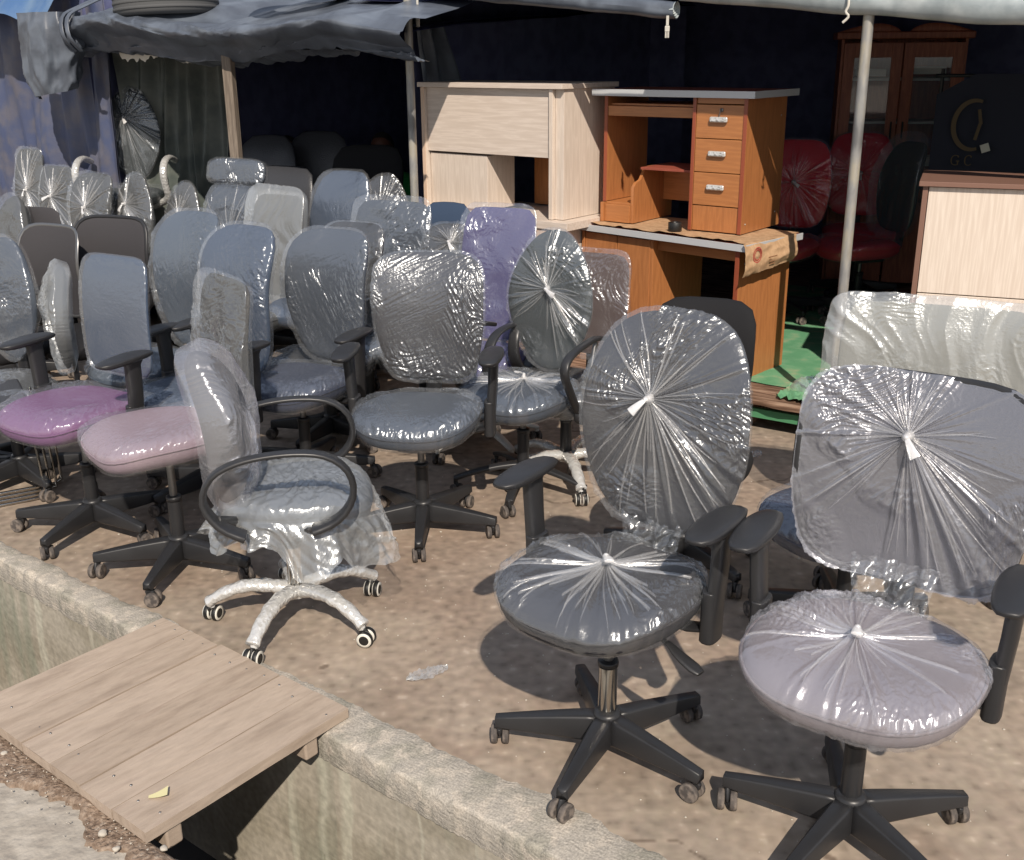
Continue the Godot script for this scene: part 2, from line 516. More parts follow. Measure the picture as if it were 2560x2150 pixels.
# Film stretched over a cushion. style: knot (gathered to a tied point), tight, loose, drape.
func film_mesh(sp: Dictionary, style: String, k: Vector2, sd: int, rings: int, segs: int, grow := 1.03) -> Array:
	var rng := RandomNumberGenerator.new()
	rng.seed = sd
	var off := Vector2(rng.randf_range(-50, 50), rng.randf_range(-50, 50))
	var near := PackedFloat32Array()
	var far := PackedFloat32Array()
	near.resize(segs)
	far.resize(segs)
	var pleats := []
	var trunk := rng.randf_range(-1.5, -.8)
	if style == "knot":
		for i in 95:
			var pl := {"a": rng.randf() * TAU, "w": rng.randf_range(.018, .075), "h": rng.randf_range(.002, .008), "end": rng.randf_range(.35, 1.02)}
			if rng.randf() < .2: pl.h *= 1.9
			if i < 7:
				pl = {"a": trunk + rng.randf_range(-.45, .45), "w": rng.randf_range(.05, .1), "h": rng.randf_range(.006, .012), "end": rng.randf_range(.8, 1.0)}
			pleats.append(pl)
			for j in segs:
				var da: float = absf(wrapf(TAU * j / segs - pl.a, -PI, PI)) / pl.w
				if da < 1.0:
					if pl.end > .75: far[j] += pl.h * (1 - da)
					else: near[j] += pl.h * (1 - da)
	var p := PackedVector3Array()
	var edge := []
	for j in segs:
		edge.append(edge_at(sp, k, TAU * j / segs, grow))
	var back := 5
	var eps := .004
	for i in range(rings + 1 + back):
		var front := i <= rings
		var s: float = pow(float(i) / rings, .85) if front else 1.0 - float(i - rings) / back * .32
		if front and i > rings - 4: s = 1.0 - pow(float(rings - i) / rings, 1.25) * .9
		for j in segs:
			var q: Vector2 = k.lerp(edge[j], s)
			var gm := gauge(sp, q.x, q.y)
			var t: float = sqrt(maxf(0.0, 1 - pow(minf(gm / grow, 1.0), sp.get("flat", 3.0))))
			var w := eps
			var u := q * 1.0 + off
			var turn := soft.get_noise_2d(u.x * 170.0 + 31.0, u.y * 170.0) * 3.2
			var c := crumple.get_noise_2d(q.rotated(turn).x * 420.0 + off.x * 90.0, q.rotated(turn).y * 1050.0 + off.y * 90.0)
			var mask := clampf(soft.get_noise_2d(u.x * 260.0, u.y * 260.0) * 2.2 + .4, 0.0, 1.0)
			match style:
				"knot":
					w += (near[j] * clampf(1.0 - s * 1.5, 0, 1) + far[j] * (1.0 - .45 * s)) * smoothstep(0.0, .12, s)
					w += .016 * exp(-s * 13.0)
					w += (c * .5 + .5) * .018 * mask * smoothstep(.2, .6, s)
				"taut":
					w += (soft.get_noise_2d(u.x * 300.0, u.y * 300.0) * .5 + .5) * .006 + (c * .5 + .5) * .006 * smoothstep(.8, 1.0, gm)
				"tight":
					mask = clampf(mask * .7 + maxf(0.0, -q.y / sp.hh) * .6 + maxf(0.0, q.x / sp.hw - .2) * .8, 0.0, 1.0)
					var st := sharp.get_noise_2d(u.x * 200.0 + u.y * 110.0, u.y * 1900.0 - u.x * 900.0)
					var st2 := sharp.get_noise_2d(u.x * 1900.0 + u.y * 900.0 + 77.0, u.y * 220.0 - u.x * 160.0)
					w += (st * .5 + .5) * .004 * (1 - mask) + (st2 * .5 + .5) * .011 * mask + (c * .5 + .5) * .02 * mask * smoothstep(.3, .9, gm)
				"loose":
					w += (soft.get_noise_2d(u.x * 420.0, u.y * 420.0) * .5 + .5) * .03 + (c * .5 + .5) * .013 * (.35 + mask)
				"drape":
					var fo := sharp.get_noise_2d(u.x * 330.0 + soft.get_noise_2d(u.x * 80.0, u.y * 160.0) * 60.0, u.y * 50.0)
					w += .006 + (fo * .5 + .5) * .012 + (soft.get_noise_2d(u.x * 420.0 + 9.0, u.y * 90.0) * .5 + .5) * .045 + (c * .5 + .5) * .009 * mask
			var z := bend(sp, q.x, q.y)
			if front: z += sp.tf * t + w
			else: z -= (sp.tb + eps + w * .3) * sqrt(maxf(0.0, 1 - s * s * .98)) * 1.5
			var push: float = 1.0 + (w - eps) * 1.6 * smoothstep(.75, 1.0, gm)
			p.append(Vector3(q.x * push, q.y * push, z))
	var g := Geo.new()
	g.patch(p, rings + 1 + back, segs, true)
	# doubled layers where the film is gathered into folds
	var f := Geo.new()
	if style == "knot":
		for pl in pleats:
			if pl.h < .003 or rng.randf() < .3: continue
			var e := edge_at(sp, k, pl.a, grow)
			var e2 := edge_at(sp, k, pl.a + pl.w * .5, grow)
			var pts := PackedVector3Array()
			var m := 12
			var bow := rng.randf_range(-.02, .02)
			for i in m + 1:
				var s: float = lerpf(.03, minf(pl.end, .97), float(i) / m)
				var side := (e2 - e).normalized()
				var q := k.lerp(e, s) + side * bow * sin(PI * s)
				var half: float = lerpf(.0012, .0034, s) * rng.randf_range(.7, 1.2) * sin(PI * clampf(float(i) / m * .9 + .1, 0, 1)) + .0004
				var gm := gauge(sp, q.x, q.y)
				var z: float = bend(sp, q.x, q.y) + sp.tf * sqrt(maxf(0.0, 1 - pow(minf(gm / grow, 1.0), sp.get("flat", 3.0)))) + eps + .016 * exp(-s * 13.0) + .0015
				for b in [-1.0, 0.0, 1.0]:
					var r: Vector2 = q + side * half * b

					pts.append(Vector3(r.x, r.y, z + (minf(pl.h, .006) * 1.3 if b == 0.0 else 0.0)))
			f.patch(pts, m + 1, 3)
	return [g.mesh(), f.mesh() if f.v.size() else null]

func knot_mesh(sd: int) -> ArrayMesh:
	var rng := RandomNumberGenerator.new()
	rng.seed = sd
	var g := Geo.new()
	g.lathe([Vector2(.001, -.004), Vector2(.016, 0), Vector2(.008, .012), Vector2(.009, .018), Vector2(.006, .024), Vector2(.001, .026)], Vector3.ZERO, Basis(Vector3.RIGHT, PI / 2), 12)
	var d := Vector3(rng.randf_range(-.6, .9), rng.randf_range(-1.0, -.3), .35).normalized()
	g.tube([Vector3(0, 0, .018), d * .018 + Vector3(0, 0, .02), d * .04 + Vector3(0, 0, .018), d * .058 + Vector3(0, 0, .012)], .011, .004, Vector3(-d.y, d.x, 0).normalized(), 8, false, [.5, .8, 1.1, 1.3])
	return g.mesh()

func wrapped(t: Node, called: String, sp: Dictionary, style: String, xf: Transform3D, fabric: Material, sd: int, detail: int, k := Vector2.ZERO, fm := "film", grow := 1.03) -> void:
	part(called, pillow(sp, 9 if detail else 7, 44 if detail else 30), fabric, t, xf)
	if style == "none": return
	var rings: int = [20, 46, 80][detail]
	var segs: int = [120, 250, 400][detail]
	var a := film_mesh(sp, style, Vector2(k.x * sp.hw, k.y * sp.hh), sd, rings, segs, grow)
	var w := part("plastic_wrap", a[0], M[fm], t, xf)
	if a[1]: part("gathered_folds", a[1], M["film_fold"], w)
	if style == "knot":
		var q := Vector2(k.x * sp.hw, k.y * sp.hh)
		var z: float = bend(sp, q.x, q.y) + sp.tf + .016
		part("knot", knot_mesh(sd), M["film_knot"], w, Transform3D(Basis.IDENTITY, Vector3(q.x, q.y, z)))

# ------------------------------------------------------------------ chair bases
func leg_mesh(style: String) -> ArrayMesh:
	if lib.has("leg_" + style): return lib["leg_" + style]
	var g := Geo.new()
	match style:
		"wrap":
			var path := []
			var sc := []
			for i in 12:
				var t := i / 11.0
				path.append(Vector3(0, .125 + .02 * sin(t * PI) - .052 * pow(t, 2.6), lerpf(.03, .315, t)))
				sc.append(1.0 - .22 * t + .09 * sin(i * 2.4))
			g.tube(path, .031, .025, Vector3.RIGHT, 12, false, sc)
			g.tube([Vector3(0, .085, .3), Vector3(0, .055, .305)], .014, .014, Vector3.RIGHT, 8)
		"low", "white":
			var path := []
			var sc := []
			for i in 10:
				var t := i / 9.0
				path.append(Vector3(0, .135 - .055 * pow(t, 1.8), lerpf(.03, .315, t)))
				sc.append(1.0 - .3 * t)
			g.tube(path, .026, .014, Vector3.RIGHT, 10, false, sc, .6)
			g.tube([Vector3(0, .085, .308), Vector3(0, .058, .308)], .011, .011, Vector3.RIGHT, 8)
		_:
			var p := PackedVector3Array()
			var rows := 11
			for i in rows:
				var t := clampf((i - 1) / 8.0, 0, 1)
				var w := lerpf(.032, .017, t)
				var h0 := lerpf(.052, .086 - .02, t)
				var h1 := lerpf(.135, .098, pow(t, 1.2))
				var k := .05 if i == 0 or i == rows - 1 else 1.0
				var z := lerpf(.02, .32, t)
				if i == rows - 1: z = .322
				var mid := (h0 + h1) * .5
				for q in [Vector2(-.62, 1), Vector2(.62, 1), Vector2(.9, .78), Vector2(1, -.8), Vector2(.85, -1), Vector2(-.85, -1), Vector2(-1, -.8), Vector2(-.9, .78)]:
					p.append(Vector3(q.x * w * k, mid + q.y * (h1 - h0) * .5 * k, z))
			g.patch(p, rows, 8, true)
			g.tube([Vector3(0, .09, .305), Vector3(0, .057, .307)], .013, .013, Vector3.RIGHT, 10)
	lib["leg_" + style] = g.mesh()
	return lib["leg_" + style]

func wheel_mesh() -> ArrayMesh:
	if not lib.has("wheel"):
		var g := Geo.new()
		g.lathe([Vector2(0, -.0095), Vector2(.016, -.0095), Vector2(.0185, -.008), Vector2(.025, -.0095), Vector2(.0278, -.0065), Vector2(.0285, 0), Vector2(.0278, .0065), Vector2(.025, .0095), Vector2(.0185, .008), Vector2(.016, .0095), Vector2(0, .0095)], Vector3.ZERO, Basis(Vector3.BACK, PI / 2), 22)
		lib.wheel = g.mesh()
		var r := Geo.new()
		r.lathe([Vector2(.0175, -.0105), Vector2(.0262, -.0108), Vector2(.0268, 0), Vector2(.0262, .0108), Vector2(.0175, .0105)], Vector3.ZERO, Basis(Vector3.BACK, PI / 2), 22)
		lib.ring = r.mesh()
		var f := Geo.new()
		f.tube([Vector3(0, .062, 0), Vector3(0, .05, .003), Vector3(0, .036, .012), Vector3(0, .024, .016)], .009, .017, Vector3.RIGHT, 10, false, [1.0, 1.05, 1.0, .7])
		f.tube([Vector3(-.022, .0285, .012), Vector3(.022, .0285, .012)], .005, .005, Vector3.UP, 8)
		lib.fork = f.mesh()
	return lib.wheel

func base(t: Node, style: String, ang: float, sd: int, seat_h: float, lower: String, simple: bool) -> void:
	var rng := RandomNumberGenerator.new()
	rng.seed = sd + 5
	var lm: Material = {"wrap": M.bubble_wrap, "white": M.white_plastic}.get(style, M.plastic)
	var g := Geo.new()
	var low := .045 if style == "black" else .1
	g.lathe([Vector2(.001, low), Vector2(.03, low), Vector2(.034, .06 if style == "black" else .11), Vector2(.04, .1), Vector2(.041, .132), Vector2(.034, .145), Vector2(.001, .146)])
	part("hub", g.mesh(), lm, t)
	wheel_mesh()
	for k in 5:
		var b := Basis(Vector3.UP, ang + TAU * k / 5)
		part("leg", leg_mesh(style), lm, t, Transform3D(b, Vector3.ZERO))
		var c := part("caster", lib.fork, M.wheel_dark if style != "black" else M.plastic, t, Transform3D(Basis(Vector3.UP, rng.randf() * TAU if sd else 0.0), b * Vector3(0, 0, .308)))
		for s in [-1, 1]:
			var w := part("wheel", lib.wheel, M.wheel_dark if style == "wrap" else M.dusty_wheel, c, Transform3D(Basis.IDENTITY, Vector3(s * .0165, .0285, .012)))
			if style == "wrap": w.set_meta("label", "dark caster wheel with a white ring")
			if style == "wrap": part("rim", lib.ring, M.wheel_white, c, Transform3D(Basis.IDENTITY, Vector3(s * .0165, .0285, .012)))
	# gas lift
	var top := seat_h - .11
	var mid := minf(top - .06, .3)
	var l := Geo.new()
	l.lathe([Vector2(.001, .12), Vector2(.0265, .12), Vector2(.0265, mid - .004), Vector2(.025, mid), Vector2(.001, mid)])
	part("gas_lift", l.mesh(), M[lower], t)
	var u := Geo.new()
	u.lathe([Vector2(.001, mid - .01), Vector2(.0145, mid - .01), Vector2(.0145, top), Vector2(.001, top)])
	part("piston", u.mesh(), M.steel, t)
	var cl := Geo.new()
	cl.lathe([Vector2(.016, mid - .012), Vector2(.029, mid - .012), Vector2(.03, mid), Vector2(.028, mid + .006), Vector2(.015, mid + .008)])
	part("collar", cl.mesh(), M.plastic, t)
	var m := Geo.new()
	m.box(Vector3(0, top + .012, -.02), Vector3(.16, .05, .24), .015)
	part("tilt_mechanism", m.mesh(), M.plastic, t)

# ------------------------------------------------------------------ arms
func arm(t: Node, style: String, s: float, seat_h: float) -> void:
	match style:
		"post":
			var a := Node3D.new()
			var key := "post_%d_%d" % [int(s), int(seat_h * 1000)]
			if not lib.has(key):
				var g := Geo.new()
				var x := s * .283
				g.tube([Vector3(s * .1, seat_h - .095, -.04), Vector3(s * .22, seat_h - .1, -.045), Vector3(s * .28, seat_h - .085, -.045), Vector3(x, seat_h - .03, -.045)], .026, .012, Vector3.BACK, 10)
				g.tube([Vector3(x, seat_h - .1, -.05), Vector3(x + s * .004, seat_h - .02, -.05), Vector3(x + s * .012, seat_h + .09, -.052), Vector3(x + s * .016, seat_h + .19, -.05), Vector3(x + s * .016, seat_h + .213, -.05)], .034, .019, Vector3.BACK, 14, false, [.92, 1.0, 1.0, 1.05, 1.35], .7)
				g.tube([Vector3(x - s * .002, seat_h - .12, -.05), Vector3(x, seat_h + .03, -.05)], .039, .023, Vector3.BACK, 14, false, [], .7)
				lib[key] = g.mesh()
			a.free()
			var post := part("arm", lib[key], M.plastic, t)
			if not lib.has("pad"):
				lib.pad = pillow({"hw": .047, "hh": .13, "n": 3.2, "wf": [.92, 1.0, .8], "tf": .011, "tb": .02, "lum": .004, "wrap": -.002, "roll": 0.0, "flat": 6.0}, 6, 36)
			part("arm_pad", lib.pad, M.plastic, post, Transform3D(Basis(Vector3.RIGHT, -PI / 2), Vector3(s * .297, seat_h + .228, -.02)))
		"loop":
			var g := Geo.new()
			var x := s * .285
			var pts := []
			for q in [[-.12, .44], [-.19, .48], [-.235, .545], [-.235, .6], [-.2, .655], [-.13, .69], [-.04, .708], [.06, .712], [.14, .7], [.195, .665], [.222, .615], [.222, .555], [.19, .5], [.14, .465], [.09, .45]]:
				pts.append(Vector3(x, q[1] - .48 + seat_h, q[0]))
			var smooth := resample(pts, 34)
			var sc := []
			for i in 34: sc.append(1.35 - .55 * sin(PI * i / 33.0))
			g.tube(smooth, .027, .011, Vector3.RIGHT, 12, false, sc, .75)
			g.tube([Vector3(x, seat_h - .03, .09), Vector3(x * .6, seat_h - .08, .04)], .02, .01, Vector3.BACK, 8)
			g.tube([Vector3(x, seat_h + .02, -.2), Vector3(x * .5, seat_h - .05, -.14)], .02, .01, Vector3.UP, 8)
			part("arm", g.mesh(), M.plastic, t)
		"tri":
			var g := Geo.new()
			var x := s * .29
			var pts := resample([Vector3(x, seat_h + .2, -.24), Vector3(x, seat_h + .225, -.12), Vector3(x, seat_h + .215, .05), Vector3(x, seat_h + .19, .14), Vector3(x, seat_h + .14, .165), Vector3(x, seat_h + .06, .12), Vector3(x, seat_h - .04, .05), Vector3(x, seat_h - .09, .01)], 26)
			g.tube(pts, .02, .011, Vector3.RIGHT, 10, false, [], .7)
			var a := part("arm", g.mesh(), M.plastic, t)
			var st := Geo.new()
			st.tube([Vector3(x, seat_h + .21, -.13), Vector3(x, seat_h - .07, -.03)], .011, .011, Vector3.RIGHT, 10)
			part("steel_strut", st.mesh(), M.steel, a)
			var pv := Geo.new()
			pv.lathe([Vector2(0, -.016), Vector2(.04, -.016), Vector2(.044, -.01), Vector2(.044, .01), Vector2(.04, .016), Vector2(0, .016)], Vector3(x, seat_h - .085, 0), Basis(Vector3.BACK, PI / 2), 20)
			pv.tube([Vector3(x, seat_h - .085, 0), Vector3(x * .3, seat_h - .09, 0)], .02, .012, Vector3.BACK, 8)
			part("pivot", pv.mesh(), M.plastic, a)
		"hook":
			var g := Geo.new()
			var x := s * .3
			g.tube(resample([Vector3(x, seat_h + .2, -.2), Vector3(x, seat_h + .235, -.05), Vector3(x, seat_h + .22, .08), Vector3(x, seat_h + .16, .15), Vector3(x, seat_h + .07, .14), Vector3(x, seat_h - .03, .1), Vector3(x * .6, seat_h - .09, .05)], 20), .026, .02, Vector3.RIGHT, 10)
			part("arm", g.mesh(), M.bubble_wrap, t)

func resample(pts: Array, m: int) -> Array:
	var c := Curve3D.new()
	for i in pts.size():
		var a: Vector3 = pts[maxi(i - 1, 0)]
		var b: Vector3 = pts[mini(i + 1, pts.size() - 1)]
		var d := (b - a) / 6.0
		c.add_point(pts[i], -d, d)
	var out := []
	var l := c.get_baked_length()
	for i in m:
		out.append(c.sample_baked(l * i / (m - 1), true))
	return out

# ------------------------------------------------------------------ whole chairs
const SHAPES := {
	"puffy": {"n": 3.0, "wf": [.9, 1.0, .8], "tf": .085, "tb": .05, "lum": .02, "wrap": .02},
	"oval": {"n": 3.3, "wf": [.87, 1.0, .88], "tf": .04, "tb": .035, "lum": .022, "wrap": .02},
	"egg": {"n": 2.2, "wf": [.8, 1.0, .85], "tf": .035, "tb": .03, "lum": .015, "wrap": .015},
	"task": {"n": 4.6, "wf": [.86, .98, 1.0], "tf": .04, "tb": .03, "lum": .03, "wrap": .03},
	"tall": {"n": 4.2, "wf": [.92, 1.0, .88], "tf": .035, "tb": .03, "lum": .025, "wrap": .02},
	"sculpt": {"n": 3.7, "wf": [.78, .94, 1.02], "tf": .045, "tb": .035, "lum": .045, "wrap": .035},
	"slab": {"n": 7.0, "wf": [1.0, 1.0, .98], "tf": .022, "tb": .018, "lum": .012, "wrap": .008},
	"mesh": {"n": 5.0, "wf": [.92, 1.0, 1.0], "tf": .012, "tb": .008, "lum": .03, "wrap": .04},
}

func chair(o: Dictionary) -> Node3D:
	var h: float = o.get("seat_h", .5)
	var top: float = o.top
	var floor_y: float = o.get("y", 0.0)
	top -= floor_y
	var detail: int = o.get("detail", 0)
	var sd: int = o.seed
	var t := thing(o.get("name", "office_chair"), o.label, "chair", at_xf(o.p.x, floor_y, o.p.y, o.yaw), o.get("group", "film wrapped office chairs on the slab"))
	base(t, o.get("base", "black"), deg_to_rad(o.get("turn", 20.0) - o.yaw), sd, h, o.get("lift", "plastic"), detail == 0)
	var fabric: Material = M[o.fabric]
	# seat
	var sw: float = o.get("sw", .25)
	var ss := {"hw": sw, "hh": o.get("sd", .25), "n": o.get("sn", 3.0), "wf": [.97, 1.0, .86], "tf": .052, "tb": .06, "lum": 0.0, "wrap": .012, "roll": -.06, "flat": 7.0}
	var sx := Transform3D(Basis(Vector3.RIGHT, -PI / 2), Vector3(0, h - .03, .03))
	var sfilm: String = o.get("seat_film", "tight")
	if sfilm == "bag":
		part("seat", pillow(ss, 9, 44), M[o.get("seat", o.fabric)], t, sx)
		part("plastic_bag", bag_mesh(ss, sd, .125), M.film_thick, t, sx)
	else:
		wrapped(t, "seat", ss, sfilm, sx, M[o.get("seat", o.fabric)], sd + 1, detail, o.get("seat_knot", Vector2(0, 0)), o.get("seat_fm", "film"), o.get("seat_grow", 1.02))
	if detail > 0:
		var pipe := Geo.new()
		var loop := []
		for j in 56:
			var q := edge_at(ss, Vector2.ZERO, TAU * j / 56, 1.0)
			loop.append(Vector3(q.x, q.y, bend(ss, q.x, q.y) + .012))
		pipe.tube(loop, .0045, .0045, Vector3.BACK, 6, true)
		part("piping", pipe.mesh(), M[o.get("seat", o.fabric)], t, sx)
	# back
	var shape: Dictionary = SHAPES[o.get("shape", "task")].duplicate()
	var bottom: float = h + o.get("gap", .07)
	var tilt: float = deg_to_rad(o.get("tilt", 9.0 + ((sd * 7) % 11 - 5) * .9))
	shape.hh = (top - bottom) * .5 / cos(tilt)
	shape.hw = o.get("bw", .23)
	shape.roll = 0.0
	if o.has("ribs"): shape.ribs = o.ribs
	var bz: float = o.get("bz", -.27)
	var bx := Transform3D(Basis(Vector3.RIGHT, -tilt), Vector3(0, (top + bottom) * .5, bz))
	wrapped(t, "backrest", shape, o.get("film", "tight"), bx, fabric, sd + 2, detail, o.get("knot", Vector2(0, .1)), o.get("fm", "film"), o.get("grow", 1.03))
	if o.get("shape", "") == "mesh":
		var fr := Geo.new()
		var ring := []
		for j in 48:
			var q := edge_at(shape, Vector2.ZERO, TAU * j / 48, 1.0)
			ring.append(Vector3(q.x, q.y, bend(shape, q.x, q.y)))
		fr.tube(ring, .009 if sd != 401 else .006, .012, Vector3.BACK, 8, true)
		part("back_frame", fr.mesh(), M.plastic if sd != 401 else M.steel, t, bx)
	# spine between seat and back
	var sp := Geo.new()
	sp.tube(resample([Vector3(0, h - .1, -.05), Vector3(0, h - .1, -.2), Vector3(0, h - .05, bz - .02), Vector3(0, bottom + .06, bz - .03), Vector3(0, bottom + .2, bz - .055 + .02)], 14), .035, .012, Vector3.RIGHT, 10, false, [], .7)
	part("spine", sp.mesh(), M.plastic, t)
	if o.has("headrest"):
		var hr := {"hw": shape.hw * .98, "hh": .08, "n": 4.0, "wf": [1.0, 1.0, 1.0], "tf": .05, "tb": .04, "lum": 0.0, "wrap": .01, "roll": 0.0}
		wrapped(t, "headrest", hr, "tight", Transform3D(Basis(Vector3.RIGHT, -tilt), Vector3(0, top + .055, bz - .07)), fabric, sd + 3, detail, Vector2.ZERO, "film", 1.05)
	if o.get("arm", "none") != "none":
		for s in [-1.0, 1.0]:
			arm(t, o.arm, s, h)
	if detail == 2 and o.get("film", "") == "knot":
		var tail := sheet(26, 30, func(u: float, v: float) -> Vector3:
			var x: float = lerpf(-.12, .1, u) * (1.0 - .25 * v)
			var f := sharp.get_noise_2d(u * 260.0 + sd, v * 40.0) * .02 + crumple.get_noise_2d(u * 150.0, v * 150.0 + sd) * .012
			return Vector3(x, bottom + .05 - .15 * v, bz + .02 + f + .05 * v))
		part("film_tail", tail, M.film, t)
	if o.has("lever"):
		var g := Geo.new()
		g.tube(resample([Vector3(.08, h - .1, .04), Vector3(.2, h - .105, .05), Vector3(.25, h - .125, .06), Vector3(.32, h - .15, .07)], 10), .016, .006, Vector3.BACK, 10, false, [.5, .5, .5, .5, .6, .8, 1.1, 1.3, 1.4, 1.0])
		part("lever", g.mesh(), M.plastic, t)
	return t

# an open bag thrown over a seat, its mouth hanging in folds
func bag_mesh(sp: Dictionary, sd: int, drop: float) -> ArrayMesh:
	var p := PackedVector3Array()
	var segs := 260
	var rings := 40
	var hang := 26
	var edge := []
	for j in segs: edge.append(edge_at(sp, Vector2.ZERO, TAU * j / segs, 1.03))
	for i in rings + hang + 1:
		for j in segs:
			var a := TAU * j / segs
			var ca := Vector2(cos(a), sin(a))
			if i <= rings:
				var s := float(i) / rings
				var q: Vector2 = edge[j] * s
				var tt := sqrt(maxf(0.0, 1 - pow(s, 5.0)))
				var c := crumple.get_noise_2d(q.x * 600.0 + sd, q.y * 600.0)
				var f := sharp.get_noise_2d(q.x * 240.0 + q.y * 500.0 + sd, q.y * 190.0)
				p.append(Vector3(q.x, q.y, bend(sp, q.x, q.y) + sp.tf * tt + .006 + (c * .5 + .5) * .01 + (f * .5 + .5) * .022 * (1 - s * .4)))
			else:
				var t := float(i - rings) / hang
				var fold := sharp.get_noise_2d(ca.x * 110.0 + sd, ca.y * 110.0) * .02 * t + soft.get_noise_2d(ca.x * 90.0, ca.y * 90.0 + sd) * .09 * t
				var length: float = drop * (1.0 + soft.get_noise_2d(ca.x * 130.0 + 9.0, ca.y * 130.0) * .9)
				var c := crumple.get_noise_2d(ca.x * 160.0 + sd, ca.y * 160.0 + t * 90.0) * .012 * smoothstep(0.0, .2, t)
				var q: Vector2 = edge[j] * (1.0 + .06 * smoothstep(0.0, .3, t) + .1 * t * t) + ca * (fold + c)
				p.append(Vector3(q.x, q.y, bend(sp, edge[j].x, edge[j].y) + .006 - length * t))
	var g := Geo.new()
	g.patch(p, rings + hang + 1, segs, true)
	return g.mesh()

# ------------------------------------------------------------------ ground, drain, bridge
func ground() -> void:
	var g := Geo.new()
	var e := DITCH.basis.x
	var nn := -DITCH.basis.z
	var p := PackedVector3Array()
	var tx := PackedVector2Array()
	for i in 41:
		for j in 41:
			var a := lerpf(-45, 45, i / 40.0)
			var b := .03 + 80.0 * pow(j / 40.0, 2.0)
			var q := DITCH.origin + e * a + nn * b
			p.append(q)
			tx.append(Vector2((q.x + 6.0) / 10.0, (q.z + 10.0) / 10.0))
	g.patch(p, 41, 41, false, tx)
	struct("ground", g.mesh(), M.slab)
	# kerb strip along the drain
	var k := Geo.new()
	p = PackedVector3Array()
	tx = PackedVector2Array()
	var rows := 9
	var cols := 620
	for r in rows:
		for c in cols:
			var a := -4.2 + 8.0 * c / (cols - 1)
			var wid := lerpf(.09, .175, clampf((a + 1.9) / 2.6, 0, 1)) + soft.get_noise_2d(a * 260.0, 7.0) * .02 + crumple.get_noise_2d(a * 400.0, 3.0) * .012
			var bite := maxf(0.0, crumple.get_noise_2d(a * 300.0, 90.0) - .25) * .03
			var lip: float = soft.get_noise_2d(a * 500.0, 40.0) * .006 + crumple.get_noise_2d(a * 900.0, 70.0) * .004
			var prof := [[wid, -.004], [wid - .006, .006], [wid * .66, .01], [wid * .33, .01], [.006 + bite, .0095 - bite * .3], [bite * .6 - .001, .007 - bite * .5], [-.006 + bite * .3, .0 - bite], [-.0075, -.045], [-.004, -.09]]
			var q: Array = prof[r]
			var rough := (crumple.get_noise_2d(a * 700.0, q[0] * 700.0 + 20.0)) * .0022 if r > 0 and r < 6 else 0.0
			p.append(Vector3(a, q[1] + rough, -(q[0] + lip * (1.0 if r > 3 else 0.0))))
			tx.append(Vector2(a / 1.1, [0.0, .05, .2, .4, .55, .6, .66, .8, .97][r] * .9))
	k.patch(p, rows, cols, false, tx)
	struct("kerb", k.mesh(), M.kerb, DITCH)
	# drain: far wall, floor, near wall
	var w := Geo.new()
	p = PackedVector3Array()
	tx = PackedVector2Array()
	for r in 14:
		for c in 240:
			var a := -4.2 + 8.0 * c / 239.0
			var y := -.07 - .82 * r / 13.0
			p.append(Vector3(a, y, -.003 + soft.get_noise_2d(a * 180.0, y * 180.0) * .006))
			tx.append(Vector2(a / 4.0, -y))
	w.patch(p, 14, 240, false, tx)
	struct("drain_wall", w.mesh(), M.ditch_concrete, DITCH)
	var f := Geo.new()
	p = PackedVector3Array()
	for r in 12:
		for c in 160:
			var a := -4.2 + 8.0 * c / 159.0
			var b := -.75 + .8 * r / 11.0
			p.append(Vector3(a, -.82 + soft.get_noise_2d(a * 120.0, b * 200.0) * .03, -b))
	f.patch(p, 12, 160)
	struct("drain_floor", f.mesh(), M.silt, DITCH)
	# road sheet with a broken edge, folding down into the drain
	var rd := Geo.new()
	p = PackedVector3Array()
	for r in 30:
		for c in 300:
			var a := -40.0 + 36.0 * c / 40.0 if c < 40 else (-4.0 + 8.0 * (c - 40) / 219.0 if c < 260 else 4.0 + 36.0 * (c - 259) / 40.0)
			var edge := -.6 + soft.get_noise_2d(a * 150.0, 500.0) * .05 + crumple.get_noise_2d(a * 260.0, 510.0) * .02 + .05 * smoothstep(-.05, .2, a)
			var b := edge
			var y := .0
			if r < 8:
				y = -.8 + .79 * r / 8.0
				b += soft.get_noise_2d(a * 150.0, y * 200.0) * .02
			else:
				var t := (r - 8) / 21.0
				b = edge - .012 - 40.0 * pow(t, 2.6)
				y = -.004 * exp(-t * 30.0) + soft.get_noise_2d(a * 90.0, b * 90.0) * .004
			p.append(Vector3(a, y, -b))
	rd.patch(p, 30, 300)
	struct("road", rd.mesh(), M.road_concrete, DITCH)
	# crumbs of soil along the bridge foot
	var so := Geo.new()
	p = PackedVector3Array()
	for r in 14:
		for c in 120:
			var a := -1.75 + 1.85 * c / 119.0
			var far := -.585
			var near := -.665 - soft.get_noise_2d(a * 260.0, 70.0) * .06 - crumple.get_noise_2d(a * 500.0, 71.0) * .02 + .03 * a
			var t := r / 13.0
			var b := lerpf(far, near, t)
			p.append(Vector3(a, .004 + .014 * sin(PI * t) * (.6 + soft.get_noise_2d(a * 500.0, b * 500.0)) - (.012 if t >= 1.0 or t <= 0.0 else 0.0) + crumple.get_noise_2d(a * 900.0, b * 900.0) * .003, -b))
	so.patch(p, 14, 120)
	struct("soil", so.mesh(), M.soil, DITCH, "stuff")
	var rng := RandomNumberGenerator.new()
	rng.seed = 77
	var stones := []
